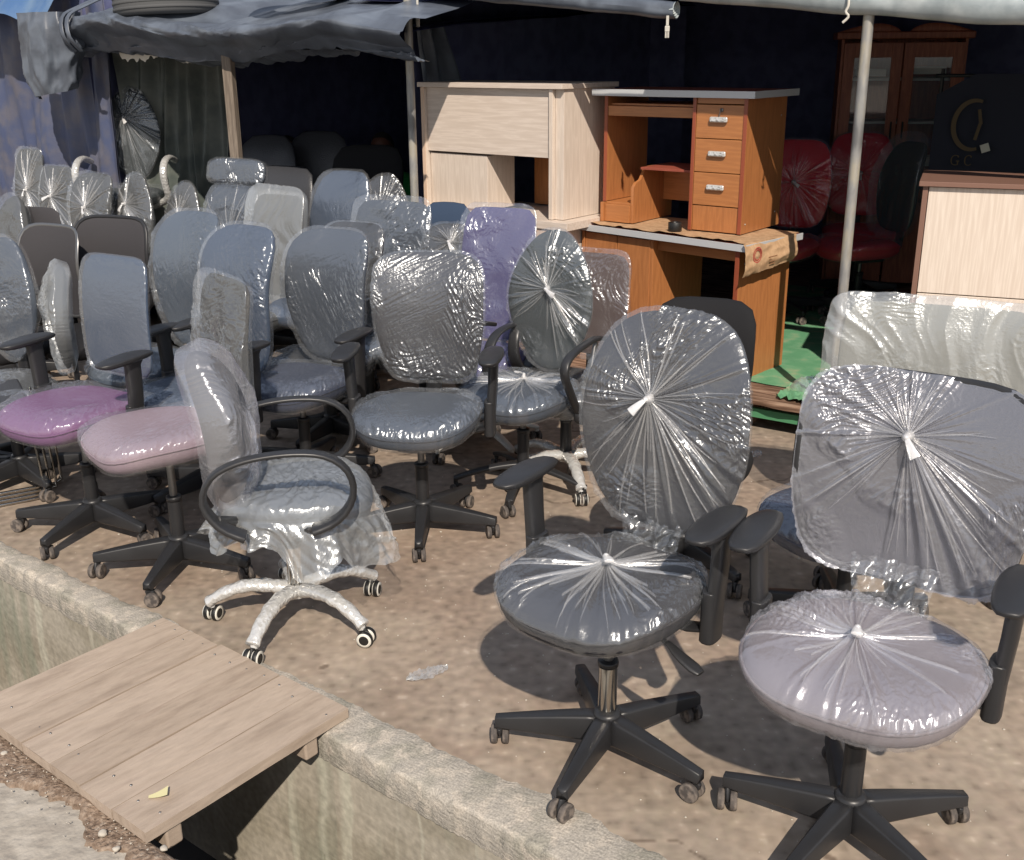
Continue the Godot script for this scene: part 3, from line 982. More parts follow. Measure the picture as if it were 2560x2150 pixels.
	for i in 4:
		var s := Geo.new()
		var q := PackedVector3Array()
		for r in 7:
			for c in 9:
				var d := Vector3(cos(TAU * c / 9) * sin(PI * r / 6), cos(PI * r / 6) * .7, sin(TAU * c / 9) * sin(PI * r / 6))
				q.append(d * (1.0 + soft.get_noise_3d(d.x * 50.0 + i * 60, d.y * 50.0, d.z * 50.0) * .5))
		s.patch(q, 7, 9, true)
		stones.append(s.mesh())
	var gravel := MultiMesh.new()
	gravel.transform_format = MultiMesh.TRANSFORM_3D
	gravel.mesh = stones[0]
	gravel.instance_count = 260
	for i in 260:
		var r := rng.randf_range(.001, .0034)
		var tr := Transform3D(Basis(Vector3.UP, rng.randf() * TAU).scaled(Vector3(r, r, r)), Vector3(rng.randf_range(-1.7, .05), .012, rng.randf_range(.6, .72)))
		if i > 235: tr.origin = Vector3(rng.randf_range(-1.7, .3), .003, rng.randf_range(.7, 1.2))
		gravel.set_instance_transform(i, tr)
	var gm := MultiMeshInstance3D.new()
	gm.name = "gravel"
	gm.multimesh = gravel
	gm.material_override = M.pebble
	gm.transform = DITCH
	gm.set_meta("kind", "stuff")
	gm.set_meta("label", "small loose gravel in the soil along the bridge foot")
	add_child(gm)
	var grit := MultiMesh.new()
	grit.transform_format = MultiMesh.TRANSFORM_3D
	grit.mesh = stones[1]
	grit.instance_count = 520
	for i in 520:
		var r := rng.randf_range(.0012, .0034) * (1.7 if rng.randf() < .08 else 1.0)
		var far := rng.randf()
		grit.set_instance_transform(i, Transform3D(Basis(Vector3.UP, rng.randf() * TAU).scaled(Vector3(r, r * .8, r)), Vector3(rng.randf_range(-2.6, 2.0), r * .3, -rng.randf_range(.2, 2.6) * sqrt(far) - .18)))
	var gr := MultiMeshInstance3D.new()
	gr.name = "grit"
	gr.multimesh = grit
	gr.material_override = M.pebble
	gr.transform = DITCH
	gr.set_meta("kind", "stuff")
	gr.set_meta("label", "fine grit strewn over the concrete slab")
	add_child(gr)
	for q in [[-.13, .655, .013, "largest pale stone in the soil by the bridge corner"], [-.055, .665, .009, "small pale stone nearest the bridge corner, on soil"], [.04, .59, .01, "white flat stone at the broken drain edge beside the bridge"], [-.66, .64, .009, "pale stone by the bridge foot towards the left edge"]]:
		solo("stone", stones[rng.randi() % 4], M.pebble, q[3], "stone", DITCH * Transform3D(Basis(Vector3.UP, rng.randf() * 6).scaled(Vector3.ONE * q[2]), Vector3(q[0], q[2] * .6 + .012, q[1])), "stones by the bridge")
	# plank bridge
	var br := thing("plank_bridge", "grey brown wooden plank footbridge laid across the open drain", "footbridge", DITCH)
	for i in 6:
		var gap := .005
		var w0 := .154
		var a := -.935 + w0 * (i + .5)
		var lb := -.6 + rng.randf_range(-.008, .008)
		var rb := .088 + rng.randf_range(-.01, .008)
		var s := Geo.new()
		var q := PackedVector3Array()
		var half := w0 * .5 - gap * .5
		var segs := 16
		for k2 in segs + 1:
			var z := lerpf(-rb, -lb, k2 / float(segs))
			var wob := soft.get_noise_2d(z * 300.0, i * 50.0) * .0022
			for cc in [-half, -half * .5, 0.0, half * .5, half]:
				q.append(Vector3(a + cc + wob * signf(cc) * .4, .0455 + [0.0, .0016, -.0012, .0012, -.0008, .001][i] + soft.get_noise_2d(z * 200.0 + i * 31.0, cc * 400.0) * .0016, z))
		s.patch(q, segs + 1, 5)
		var drop := Vector3(0, -.032, 0)
		for ed in [0, 4]:
			var sidep := PackedVector3Array()
			for k2 in segs + 1:
				sidep.append(q[k2 * 5 + ed])
				sidep.append(q[k2 * 5 + ed] + drop)
			s.patch(sidep, segs + 1, 2)
		for zz in [0, segs]:
			var o: int = zz * 5
			s.quad(q[o], q[o + 4], q[o + 4] + drop, q[o] + drop)
		s.quad(q[0] + drop, q[4] + drop, q[segs * 5 + 4] + drop, q[segs * 5] + drop)
		part("plank", s.mesh(), M["plank_%d" % [0, 1, 0, 2, 0, 1][i]], br)
		for zz in [-.04, .53]:
			for xx in [-.045, .04]:
				var nl := Geo.new()
				nl.lathe([Vector2(0, .0018), Vector2(.0036, .0012), Vector2(.004, -.002)], Vector3(a + xx + rng.randf_range(-.01, .01), .0455, zz + rng.randf_range(-.015, .015)), Basis.IDENTITY, 8)
				part("nail", nl.mesh(), M.steel, br)
	for b in [-.05, -.52]:
		board(br, "bearer", Vector3(-.47, -.02, -b), Vector3(.9, .064, .05), M.plank_2, .008)

# ------------------------------------------------------------------ cloth sheets
func sheet(rows: int, cols: int, f: Callable) -> ArrayMesh:
	var p := PackedVector3Array()
	for r in rows:
		for c in cols:
			p.append(f.call(c / float(cols - 1), r / float(rows - 1)))
	var g := Geo.new()
	g.patch(p, rows, cols)
	return g.mesh()

func thick_sheet(rows: int, cols: int, th: Vector3, f: Callable) -> ArrayMesh:
	var p := PackedVector3Array()
	var q := PackedVector3Array()
	for r in rows:
		for c in cols:
			var v: Vector3 = f.call(c / float(cols - 1), r / float(rows - 1))
			p.append(v)
			q.append(v + th)
	var g := Geo.new()
	g.patch(p, rows, cols)
	g.patch(q, rows, cols)
	return g.mesh()

func shops() -> void:
	var back := Vector3(0, 0, -.012)
	# --- main shop: roof, rear and side cloths
	struct("shop_roof", thick_sheet(14, 40, Vector3(0, .02, 0), func(u: float, v: float) -> Vector3: return Vector3(lerpf(-2.8, 3.6, u), 2.2 - .09 * u + .25 * v + soft.get_noise_2d(u * 300, v * 200) * .03, -(.47 + 4.4 * v))), M.roof_cloth, SHOP)
	var wall_r := thing("rear_tarpaulin", "dark navy tarpaulin closing the rear of the desk stall", "tarpaulin", SHOP)
	part("cloth", thick_sheet(20, 60, back, func(u: float, v: float) -> Vector3: return Vector3(lerpf(-2.8, 3.6, u), 2.6 * v, -4.85 + soft.get_noise_2d(u * 500, v * 60) * .06)), M.tarp_navy, wall_r)
	var wall_l := thing("side_tarpaulin", "dark tarpaulin partition between the two stalls", "tarpaulin", SHOP)
	part("cloth", thick_sheet(20, 40, Vector3(.012, 0, 0), func(u: float, v: float) -> Vector3: return Vector3(-2.75 + soft.get_noise_2d(u * 400, v * 60) * .03, 2.6 * v, -lerpf(1.0, 4.85, u))), M.tarp_navy, wall_l)
	var wall_q := thing("far_side_tarpaulin", "dark tarpaulin wall at the right end of the desk stall", "tarpaulin", SHOP)
	part("cloth", thick_sheet(20, 40, Vector3(.012, 0, 0), func(u: float, v: float) -> Vector3: return Vector3(3.6 + soft.get_noise_2d(u * 400, v * 60) * .03, 2.6 * v, -lerpf(.4, 4.85, u))), M.tarp_navy, wall_q)
	# pale hem over the front beam
	var hem := thing("awning_hem", "pale grey tarpaulin hem wrapped along the front roof beam", "awning", SHOP)
	part("cloth", sheet(16, 90, func(u: float, v: float) -> Vector3:
		var s := lerpf(-.62, 3.6, u)
		var low := 2.13 - .085 * minf(s + .59, 2.2) + soft.get_noise_2d(s * 150, 3) * .012
		var a := lerpf(-.55, PI + .75, v)
		var rr := .055 + soft.get_noise_2d(s * 260, v * 120) * .012
		return Vector3(s, low + rr + sin(a - PI / 2) * rr * 1.25, -.47 + .03 - cos(a - PI / 2) * rr * -1.0)), M.tarp_light, hem)
	var tie := Geo.new()
	tie.tube(resample([Vector3(.22, 2.13, -.37), Vector3(.225, 2.08, -.365), Vector3(.215, 2.055, -.365), Vector3(.23, 2.035, -.365), Vector3(.205, 2.01, -.365)], 14), .006, .003, Vector3.RIGHT, 6)
	part("tie_string", tie.mesh(), M.strap, hem)
	# rolled curtain with strap buckles
	var roll := thing("rolled_curtain", "rolled grey tarpaulin curtain tied below the roof edge", "tarpaulin", SHOP)
	part("roll", sheet(20, 60, func(u: float, v: float) -> Vector3:
		var s := lerpf(-2.2, -.64, u)
		var a := TAU * v
		var rr := .042 + soft.get_noise_2d(s * 300, 90 * sin(a)) * .006
		return Vector3(s, 2.24 - .155 * u + sin(a) * rr, -.44 + cos(a) * rr)), M.tarp_grey, roll)
	var spiral := Geo.new()
	var sp := PackedVector3Array()
	for i in 60:
		var a := i * .42
		var r := .043 - i * .0006
		sp.append(Vector3(-.635 - i * .0004, 2.085 + sin(a) * r, -.44 + cos(a) * r))
		sp.append(Vector3(-.66, 2.085 + sin(a) * (r - .003), -.44 + cos(a) * (r - .003)))
	spiral.patch(sp, 60, 2)
	part("roll_end", spiral.mesh(), M.tarp_light, roll)
	for q in [[-.66, 2.06, 1.985], [-2.2, 2.22, 2.065]]:
		var b := Geo.new()
		b.box(Vector3(q[0], (q[1] + q[2] + .03) * .5, -.39), Vector3(.014, q[1] - q[2] - .03, .003), .001)
		b.box(Vector3(q[0], q[2] + .015, -.39), Vector3(.024, .028, .008), .003)
		for s in [-1, 0, 1]:
			b.box(Vector3(q[0] + s * .008, q[2] - .012, -.39), Vector3(.005, .03, .006), .002)
		part("strap_buckle", b.mesh(), M.strap, roll)
	# curtain bunch drawn aside at the left pole
	var bunch := thing("drawn_curtain", "dark grey curtain bunched aside behind the left steel pole", "curtain", SHOP)
	part("cloth", sheet(30, 26, func(u: float, v: float) -> Vector3:
		var y := 2.2 - 1.0 * v
		var d := .9 + .22 * u + v * .55 * (u + .25)
		return Vector3(-2.66 + .04 * sin(u * 17 + v * 2) + soft.get_noise_2d(u * 200, v * 150) * .03, y, -d)), M.tarp_grey, bunch)
	# poles
	for q in [[-2.327, .46, 2.3, "grey steel pipe pole at the left of the beige desk"], [.29, .46, 2.12, "grey steel pipe pole standing in front of the red chairs"]]:
		var g := Geo.new()
		var y0 := 0.0 if q[0] < -1 else DECK
		g.lathe([Vector2(.001, y0), Vector2(.024, y0), Vector2(.024, q[2]), Vector2(.001, q[2])], Vector3.ZERO, Basis.IDENTITY, 16)
		solo("steel_pole", g.mesh(), M.galvanised, q[3], "pole", SHOP * Transform3D(Basis.IDENTITY, Vector3(q[0], 0, -q[1])), "steel roof poles")
	# deck
	var dk := thing("wooden_deck", "low weathered wooden deck with green carpet under the desks", "deck", SHOP)
	for i in 3:
		var x0 := -2.32
		var g := Geo.new()
		var p := PackedVector3Array()
		for c in 90:
			var s := lerpf(x0, 3.55, c / 89.0)
			var rag := (crumple.get_noise_2d(s * 400, 33 + i * 9) * .02 + soft.get_noise_2d(s * 200, 44) * .012) if i == 0 else 0.0
			var d0 := .44 + i * .15 + rag
			for q in [[d0 + .148 - rag, -.028], [d0 + .148 - rag, -.001], [d0 + .008, 0.0], [d0, -.006], [d0 + .004, -.028]]:
				p.append(Vector3(s, DECK - .004 + q[1] + soft.get_noise_2d(s * 120, i * 30.0) * .004, -q[0]))
		g.patch(p, 90, 5)
		part("board", g.mesh(), M.deck_board, dk)
	board(dk, "deck_platform", Vector3(.6, DECK - .022, -2.87), Vector3(5.9, .03, 3.95), M.deck_board)
	part("green_carpet", sheet(60, 60, func(u: float, v: float) -> Vector3:
		var s := lerpf(-1.0, 3.5, u)
		var d := .72 + crumple.get_noise_2d(s * 200, 5) * .03 + 2.6 * v
		return Vector3(s, DECK + .003 + maxf(0.0, soft.get_noise_2d(s * 260, d * 260)) * .01, -d)), M.carpet, dk)
	part("carpet_scrap", sheet(14, 26, func(u: float, v: float) -> Vector3:
		return Vector3(lerpf(-.02, .32, u), DECK + .008 + .03 * maxf(0, sharp.get_noise_2d(u * 250, v * 250)) + .01 * v, -lerpf(.52, .75, v) + crumple.get_noise_2d(u * 300, 8) * .03)), M.carpet, dk)
	board(dk, "green_batten", Vector3(.6, .098, -.52), Vector3(5.8, .05, .03), M.green_paint)
	for s in [-2.2, -1.2, -.2, .8, 1.8, 2.8]:
		board(dk, "joist", Vector3(s, .082, -2.5), Vector3(.07, .163, 3.9), M.deck_board)

	# --- left stall
	struct("stall_roof", thick_sheet(14, 50, Vector3(0, .02, 0), func(u: float, v: float) -> Vector3: return Vector3(lerpf(-5.1, -2.3, u), 2.0 + .26 * v + soft.get_noise_2d(u * 300, v * 200) * .03, -(.2 + 4.1 * v))), M.roof_cloth, SHOP)
	var lr := thing("stall_rear_tarpaulin", "black tarpaulin closing the rear of the chair stall", "tarpaulin", SHOP)
	part("cloth", thick_sheet(20, 50, back, func(u: float, v: float) -> Vector3: return Vector3(lerpf(-5.1, -2.4, u), 2.5 * v, -4.3 + soft.get_noise_2d(u * 500, v * 60) * .05)), M.tarp_navy, lr)
	var ls := thing("stall_side_tarpaulin", "dark tarpaulin wall inside the left end of the chair stall", "tarpaulin", SHOP)
	part("cloth", thick_sheet(20, 50, Vector3(-.012, 0, 0), func(u: float, v: float) -> Vector3: return Vector3(-5.06 + soft.get_noise_2d(u * 400, v * 60) * .04, 2.5 * v, -lerpf(.3, 4.3, u))), M.tarp_navy, ls)
	# sagging canopy front
	var can := thing("canopy", "sagging grey tarpaulin canopy over the left chair stall", "canopy", SHOP)
	part("cloth", sheet(46, 200, func(u: float, v: float) -> Vector3:
		var s := lerpf(-5.12, -1.95, u)
		var a := v * 4.0
		var y := 0.0
		var d := 0.0
		var sag := .03 * sin(u * 9.0) - .05 * smoothstep(.75, 1.0, u)
		if a < 1.3:
			y = 2.62 - .52 * (a / 1.3) + .02 * sin(u * 7)
			d = lerpf(2.4, .15, a / 1.3)
		elif a < 2.6:
			var q := (a - 1.3) / 1.3
			y = 2.1 + .02 * sin(u * 7) - .1 * q * q - .04 * q
			d = .15 - .25 * sin(q * PI * .8)
		elif a < 3.5:
			var q := (a - 2.6) / .9
			y = 1.96 + .02 * sin(u * 7) * (1 - q) - .075 * q
			d = .15 - .25 * sin(.8 * PI) + .07 * q
		else:
			var q := (a - 3.5) / .5
			y = 1.885 - .02 * q + maxf(0.0, crumple.get_noise_2d(s * 160, 8)) * .03
			d = .08 + .12 * q
		var fold := sharp.get_noise_2d(s * 85 + soft.get_noise_2d(s * 45, a * 40) * 90, a * 26 - s * 25) * .034 + soft.get_noise_2d(s * 60, a * 22) * .06
		var fine := sharp.get_noise_2d(s * 300 - a * 60, a * 9 + s * 40) * .007 * clampf(soft.get_noise_2d(s * 120, 77.0) * 3.0, 0.0, 1.0)
		return Vector3(s, y + sag + fold * .7 + fine, -(d - fold - fine))), M.tarp_grey, can)
	var rag := Geo.new()
	var rp := PackedVector3Array()
	for i in 60:
		var s := lerpf(-4.55, -3.5, i / 59.0)
		rp.append(Vector3(s, 1.94, -.16))
		rp.append(Vector3(s, 1.9 - absf(crumple.get_noise_2d(s * 200, 1)) * .05 - .02 * sin(i * .2), -.17))
	rag.patch(rp, 60, 2)
	part("frayed_liner", rag.mesh(), M.strap, can)
	part("hanging_corner", sheet(40, 40, func(u: float, v: float) -> Vector3:
		var a := TAU * .62 * u
		var r := (.2 + .06 * sin(v * 3.0)) * (1.0 - .35 * v) + sharp.get_noise_2d(u * 160, v * 40) * .05
		return Vector3(-4.98 - cos(a) * r * 1.1, 2.17 - .55 * v + .08 * u * v, .02 + sin(a) * r * .7 + .03 * v)), M.tarp_grey, can)
	for q in [[-4.72, 1.0], [-4.66, 2.0]]:
		var g := Geo.new()
		g.tube(resample([Vector3(q[0], 2.25, -.15), Vector3(q[0] - .01, 2.14, .1), Vector3(q[0] + .03, 2.02, .14), Vector3(q[0] + .01, 1.93, .05)], 14), .02, .008, Vector3.RIGHT, 8)
		part("tie_rope", g.mesh(), M.tarp_grey, can)
	for q in [[-4.12, 2.205, .1, 3, "dusty tyre lying on the left end of the canopy"], [-3.2, 2.3, .34, -4, "dusty tyre lying on the canopy near its middle"]]:
		var g := Geo.new()
		var prof := []
		for i in 25:
			var a := TAU * i / 24.0
			prof.append(Vector2(.25 + .075 * signf(cos(a)) * pow(absf(cos(a)), .55), .075 * signf(sin(a)) * pow(absf(sin(a)), .55)))
		g.lathe(prof, Vector3.ZERO, Basis.IDENTITY, 48)
		var ty := thing("tyre", q[4], "tyre", SHOP * Transform3D(Basis(Vector3.BACK, deg_to_rad(q[3])), Vector3(q[0], q[1], -q[2] - .14)), "old tyres on the canopy")
		part("tread", g.mesh(), M.rubber, ty)
		for i in 3:
			var gr := Geo.new()
			gr.lathe([Vector2(.322, -.004 + (i - 1) * .036), Vector2(.3285, -.002 + (i - 1) * .036), Vector2(.3285, .012 + (i - 1) * .036), Vector2(.322, .014 + (i - 1) * .036)], Vector3.ZERO, Basis.IDENTITY, 48)
			part("tread_rib", gr.mesh(), M.rubber, ty)
	var wp := Geo.new()
	wp.box(Vector3(0, .98, 0), Vector3(.062, 1.96, .055), .006)
	solo("wooden_post", wp.mesh(), M.raw_wood, "bare wooden post holding up the grey canopy", "post", SHOP * Transform3D(Basis(Vector3.UP, .3), Vector3(-3.4, 0, -.06)))
	# hanging side cloth, lit by the sun
	var cur := thing("hanging_cloth", "grey green tarpaulin hanging at the left mouth of the stall", "tarpaulin", SHOP)
	part("cloth", sheet(40, 60, func(u: float, v: float) -> Vector3:
		var s := -4.98 + .42 * u
		var y := 2.0 - 2.0 * v
		var f := sharp.get_noise_2d(u * 150 + v * 20, v * 22) * .08 + soft.get_noise_2d(u * 120, v * 90) * .06
		return Vector3(s + .1 * v * (1 - u), y, -(.5 + .55 * u) + f)), M.tarp_green, cur)
	# blue tarpaulin wall of the next plot
	var bl := thing("blue_tarpaulin_wall", "faded blue tarpaulin wall left of the grey canopy", "tarpaulin", SHOP)
	part("cloth", thick_sheet(50, 90, back, func(u: float, v: float) -> Vector3:
		var s := lerpf(-7.6, -4.85, u)
		var y := 2.35 - 2.35 * v
		var f := sharp.get_noise_2d(s * 130 + v * 15, v * 24) * .07 + soft.get_noise_2d(s * 100, v * 70) * .06
		return Vector3(s, y, -.3 + f)), M.tarp_blue, bl)
	var bf := thing("blue_awning", "bright blue tarpaulin awning with a scalloped edge at top left", "awning", SHOP)
	part("cloth", thick_sheet(24, 80, Vector3(0, .01, -.01), func(u: float, v: float) -> Vector3:
		var s := lerpf(-7.6, -4.95, u)
		var scal := absf(sin(s * 9.0)) * .035 * v
		var f := soft.get_noise_2d(s * 140, v * 60) * .03
		return Vector3(s, 2.55 - .42 * v + scal + f, -.2 + .28 * v + f)), M.tarp_roof, bf)

# ------------------------------------------------------------------ desks and other furniture
func handle(parent: Node, at: Vector3) -> void:
	var g := Geo.new()
	g.box(at + Vector3(0, 0, .012), Vector3(.105, .03, .02), .009)
	part("wrapped_handle", g.mesh(), M.bubble_wrap, parent)

func fittings(t: Node, spots: Array) -> void:
	for q in spots:
		var g := Geo.new()
		g.lathe([Vector2(0, -.002), Vector2(.005, 0), Vector2(.004, .002), Vector2(0, .003)], q, Basis(Vector3.BACK, -PI / 2), 8)
		part("screw_cap", g.mesh(), M.white_plastic, t)

func desks() -> void:
	# lower cherry desk
	var yaw := -45.0
	var c := Vector3(.783, 0, -5.976)
	var inn := Vector3(.707, 0, -.707)
	var lo := thing("office_desk", "lower cherry wood desk with aluminium edge, carrying the smaller desk", "desk", at_xf(c.x + inn.x * .28, DECK, c.z + inn.z * .28, yaw), "stacked desks")
	board(lo, "desk_top", Vector3(0, .742, 0), Vector3(1.2, .03, .55), M.red_top)
	board(lo, "edge_trim", Vector3(0, .743, .278), Vector3(1.212, .036, .006), M.aluminium, .001)
	board(lo, "edge_trim", Vector3(.604, .743, 0), Vector3(.006, .036, .556), M.aluminium, .001)
	board(lo, "side_panel", Vector3(-.53, .363, 0), Vector3(.02, .726, .5), M.cherry_up)
	board(lo, "door", Vector3(-.4, .363, .235), Vector3(.236, .7, .018), M.cherry_up)
	board(lo, "door", Vector3(-.158, .363, .235), Vector3(.236, .7, .018), M.cherry_up)
	board(lo, "inner_panel", Vector3(-.03, .363, 0), Vector3(.018, .726, .48), M.cherry_up)
	board(lo, "cabinet_back", Vector3(-.28, .363, -.235), Vector3(.48, .7, .012), M.cherry_up)
	board(lo, "apron", Vector3(.25, .69, .19), Vector3(.54, .07, .018), M.cherry_across)
	board(lo, "side_panel", Vector3(.54, .363, 0), Vector3(.025, .726, .5), M.cherry_up)
	board(lo, "edge_band", Vector3(.54, .363, .2525), Vector3(.027, .724, .004), M.cherry_edge)
	fittings(lo, [Vector3(.554, .05, .2), Vector3(.554, .65, .2)])
	# upper cherry desk
	yaw = -38.3
	c = Vector3(.861, 0, -6.071)
	inn = Vector3(sin(deg_to_rad(38.3)), 0, -cos(deg_to_rad(38.3)))
	var up := thing("office_desk", "upper cherry wood desk with three drawers, stacked on the lower desk", "desk", at_xf(c.x + inn.x * .27, .962, c.z + inn.z * .27, yaw), "stacked desks")
	board(up, "desk_top", Vector3(0, .722, 0), Vector3(.99, .028, .53), M.red_top)
	board(up, "edge_trim", Vector3(0, .72, .268), Vector3(1.002, .036, .006), M.aluminium, .001)
	board(up, "edge_trim", Vector3(.499, .72, 0), Vector3(.006, .036, .538), M.aluminium, .001)
	var sh := Geo.new()
	sh.box(Vector3(-.44, .41, -.01), Vector3(.02, .594, .44), .002)
	sh.box(Vector3(-.44, .055, .005), Vector3(.02, .11, .47), .002)
	part("side_panel", sh.mesh(), M.cherry_up, up)
	board(up, "edge_band", Vector3(-.44, .41, .2125), Vector3(.022, .594, .004), M.cherry_edge)
	board(up, "rail", Vector3(-.15, .62, .2), Vector3(.558, .055, .018), M.cherry_across)
	board(up, "tray", Vector3(-.15, .655, 0), Vector3(.556, .012, .36), M.cherry_across)
	# drawer column
	board(up, "column_side", Vector3(.14, .353, 0), Vector3(.018, .706, .47), M.cherry_up)
	board(up, "edge_band", Vector3(.14, .353, .2375), Vector3(.02, .704, .004), M.cherry_edge)
	board(up, "column_side", Vector3(.44, .353, 0), Vector3(.02, .706, .47), M.cherry_up)
	board(up, "edge_band", Vector3(.44, .353, .2375), Vector3(.022, .704, .004), M.cherry_edge)
	board(up, "column_back", Vector3(.29, .353, -.225), Vector3(.28, .7, .012), M.cherry_up)
	board(up, "top_rail", Vector3(.29, .688, .222), Vector3(.278, .034, .016), M.cherry_across)
	for q in [[.58, .172], [.404, .172], [.228, .172]]:
		var d := board(up, "drawer", Vector3(.29, q[0], .226), Vector3(.276, q[1], .018), M.cherry_across)
		handle(d, Vector3(0, .012, .009))
		if q[0] > .5:
			var k := Geo.new()
			k.lathe([Vector2(0, 0), Vector2(.011, 0), Vector2(.01, .005), Vector2(0, .006)], Vector3(.01, .06, .009), Basis(Vector3.RIGHT, PI / 2), 12)
			k.box(Vector3(.01, .06, .022), Vector3(.003, .02, .016), .001)
			k.box(Vector3(.002, .03, .02), Vector3(.004, .05, .003), .001, Basis(Vector3.BACK, -.25))
			part("key", k.mesh(), M.steel, d)
	board(up, "plinth", Vector3(.29, .07, .222), Vector3(.276, .135, .016), M.cherry_up)
	# low stand between
	board(up, "stand_front", Vector3(-.345, .05, .215), Vector3(.168, .1, .016), M.cherry_across)
	board(up, "stand_shelf", Vector3(-.345, .106, .0), Vector3(.168, .012, .42), M.cherry_across)
	var dv := Geo.new()
	var prof := [[.215, .0], [.215, .2], [.19, .225], [.14, .24], [.1, .29], [.05, .31], [-.22, .31], [-.22, 0.0]]
	for s in [-1, 1]:
		var st := PackedVector3Array()
		for q in prof: st.append(Vector3(-.25 + s * .009, q[1], q[0]))
		for i in range(1, 7):
			dv.patch(PackedVector3Array([st[0], st[i], st[0], st[i + 1]]), 2, 2)
	var rim := PackedVector3Array()
	for q in prof + [prof[0]]:
		rim.append(Vector3(-.259, q[1], q[0]))
		rim.append(Vector3(-.241, q[1], q[0]))
	dv.patch(rim, 9, 2)
	part("divider", dv.mesh(), M.cherry_up, up)
	board(up, "stand_top", Vector3(-.055, .305, -.02), Vector3(.37, .014, .34), M.red_top)
	board(up, "stand_back", Vector3(-.055, .2, -.12), Vector3(.37, .19, .014), M.cherry_across)
	fittings(up, [Vector3(.451, .05, .19), Vector3(.451, .08, -.17), Vector3(.451, .6, -.17)])
	# cardboard between the desks with a flap hanging over the side
	var cb := thing("cardboard_sheet", "flattened brown cardboard box between the stacked desks, flap hanging", "cardboard", at_xf(.783 + .707 * .28, .95, -5.976 - .707 * .28, -45))
	part("sheet", sheet(26, 60, func(u: float, v: float) -> Vector3:
		return Vector3(lerpf(-.55, .6, u), .006 + .002 * sharp.get_noise_2d(u * 100, v * 60) + .012 * maxf(0, sharp.get_noise_2d(u * 220, 60)) * smoothstep(.7, 1.0, v), lerpf(-.25, .262 + .008 * crumple.get_noise_2d(u * 300, 12), v))), M.cardboard, cb)
	var flap := part("flap", sheet(26, 40, func(u: float, v: float) -> Vector3:
		var drop := .17 * v
		var z := lerpf(.3, -.2, u)
		return Vector3(.602 + .03 * sin(v * 2.6) + .012 * soft.get_noise_2d(u * 200, v * 200), .008 - drop + .004 * crumple.get_noise_2d(u * 250, 20) * v + .03 * u * v, z + .02 * v)), M.cardboard, cb)
	var ink := Geo.new()
	for r in [.042, .03]:
		var ring := PackedVector3Array()
		for i in 25:
			var a := TAU * i / 24.0
			ring.append(Vector3(.628, -.055 + sin(a) * r, .2 + cos(a) * r))
			ring.append(Vector3(.628, -.055 + sin(a) * (r - .006), .2 + cos(a) * (r - .006)))
		ink.patch(ring, 25, 2)
	part("red_stamp", ink.mesh(), M.red_ink, flap)
	var tx := Geo.new()
	for i in 4:
		tx.box(Vector3(.634, -.08 - i * .012, .06), Vector3(.001, .006, .08 - i * .012), .0003)
	part("printed_lines", tx.mesh(), M.brown_ink, flap)
	var tape := Geo.new()
	tape.lathe([Vector2(.02, 0), Vector2(.038, 0), Vector2(.038, .045), Vector2(.02, .045), Vector2(.02, 0)])
	solo("tape_roll", tape.mesh(), M.wheel_dark, "black roll of tape standing on the cardboard under the upper desk", "tape", at_xf(.905, .966, -5.965))
	# beige desk seen from behind, on another desk
	yaw = -39.2
	c = Vector3(-.135, 0, -6.559)
	inn = Vector3(sin(deg_to_rad(39.2)), 0, -cos(deg_to_rad(39.2)))
	var be := thing("office_desk", "beige oak desk seen from its modesty panel side, raised on a wooden desk", "desk", at_xf(c.x + inn.x * .28, .985, c.z + inn.z * .28, yaw), "stacked desks")
	board(be, "desk_top", Vector3(0, .733, 0), Vector3(1.1, .028, .56), M.oak_across)
	board(be, "side_panel", Vector3(-.52, .359, 0), Vector3(.026, .718, .53), M.oak_up)
	board(be, "edge_band", Vector3(-.52, .359, .267), Vector3(.028, .716, .004), M.oak_edge)
	board(be, "side_panel", Vector3(.46, .359, 0), Vector3(.026, .718, .53), M.oak_up)
	board(be, "end_panel", Vector3(.505, .359, -.01), Vector3(.06, .718, .5), M.oak_up)
	board(be, "modesty_panel", Vector3(-.03, .53, .235), Vector3(.952, .375, .018), M.oak_across)
	board(be, "drawer_box", Vector3(-.27, .17, .1), Vector3(.46, .32, .26), M.oak_up)
	board(be, "inner_panel", Vector3(.2, .2, -.2), Vector3(.42, .38, .018), M.cherry_up)
	board(be, "foot_rail", Vector3(-.27, .004, .22), Vector3(.47, .012, .02), M.brown_edge)
	var un := thing("office_desk", "plain wooden desk under the beige desk, mostly hidden by chairs", "desk", at_xf(c.x + inn.x * .28, DECK, c.z + inn.z * .28, yaw), "stacked desks")
	board(un, "desk_top", Vector3(.02, .77, .02), Vector3(1.2, .045, .6), M.oak_across)
	board(un, "front_panel", Vector3(.3, .69, .3), Vector3(.6, .11, .02), M.oak_edge)
	board(un, "side_panel", Vector3(-.52, .373, 0), Vector3(.026, .746, .53), M.oak_up)
	board(un, "side_panel", Vector3(.52, .373, 0), Vector3(.026, .746, .53), M.oak_up)
	board(un, "rear_panel", Vector3(0, .373, -.25), Vector3(1.0, .74, .016), M.cherry_up)
	# pale counter at the right
	var co := thing("reception_counter", "pale ash counter with a brown top at the right edge", "counter", at_xf(2.06 + .42, DECK, -5.18 + .03, -22))
	board(co, "counter_top", Vector3(.1, 1.118, 0), Vector3(1.24, .022, .54), M.brown_edge)
	board(co, "front_panel", Vector3(.1, .855, .235), Vector3(1.15, .495, .018), M.ash_up)
	board(co, "front_panel", Vector3(.1, .3, .235), Vector3(1.15, .605, .018), M.ash_up)
	board(co, "side_panel", Vector3(-.49, .553, 0), Vector3(.024, 1.106, .5), M.brown_edge)
	board(co, "side_panel", Vector3(.69, .553, 0), Vector3(.024, 1.106, .5), M.brown_edge)
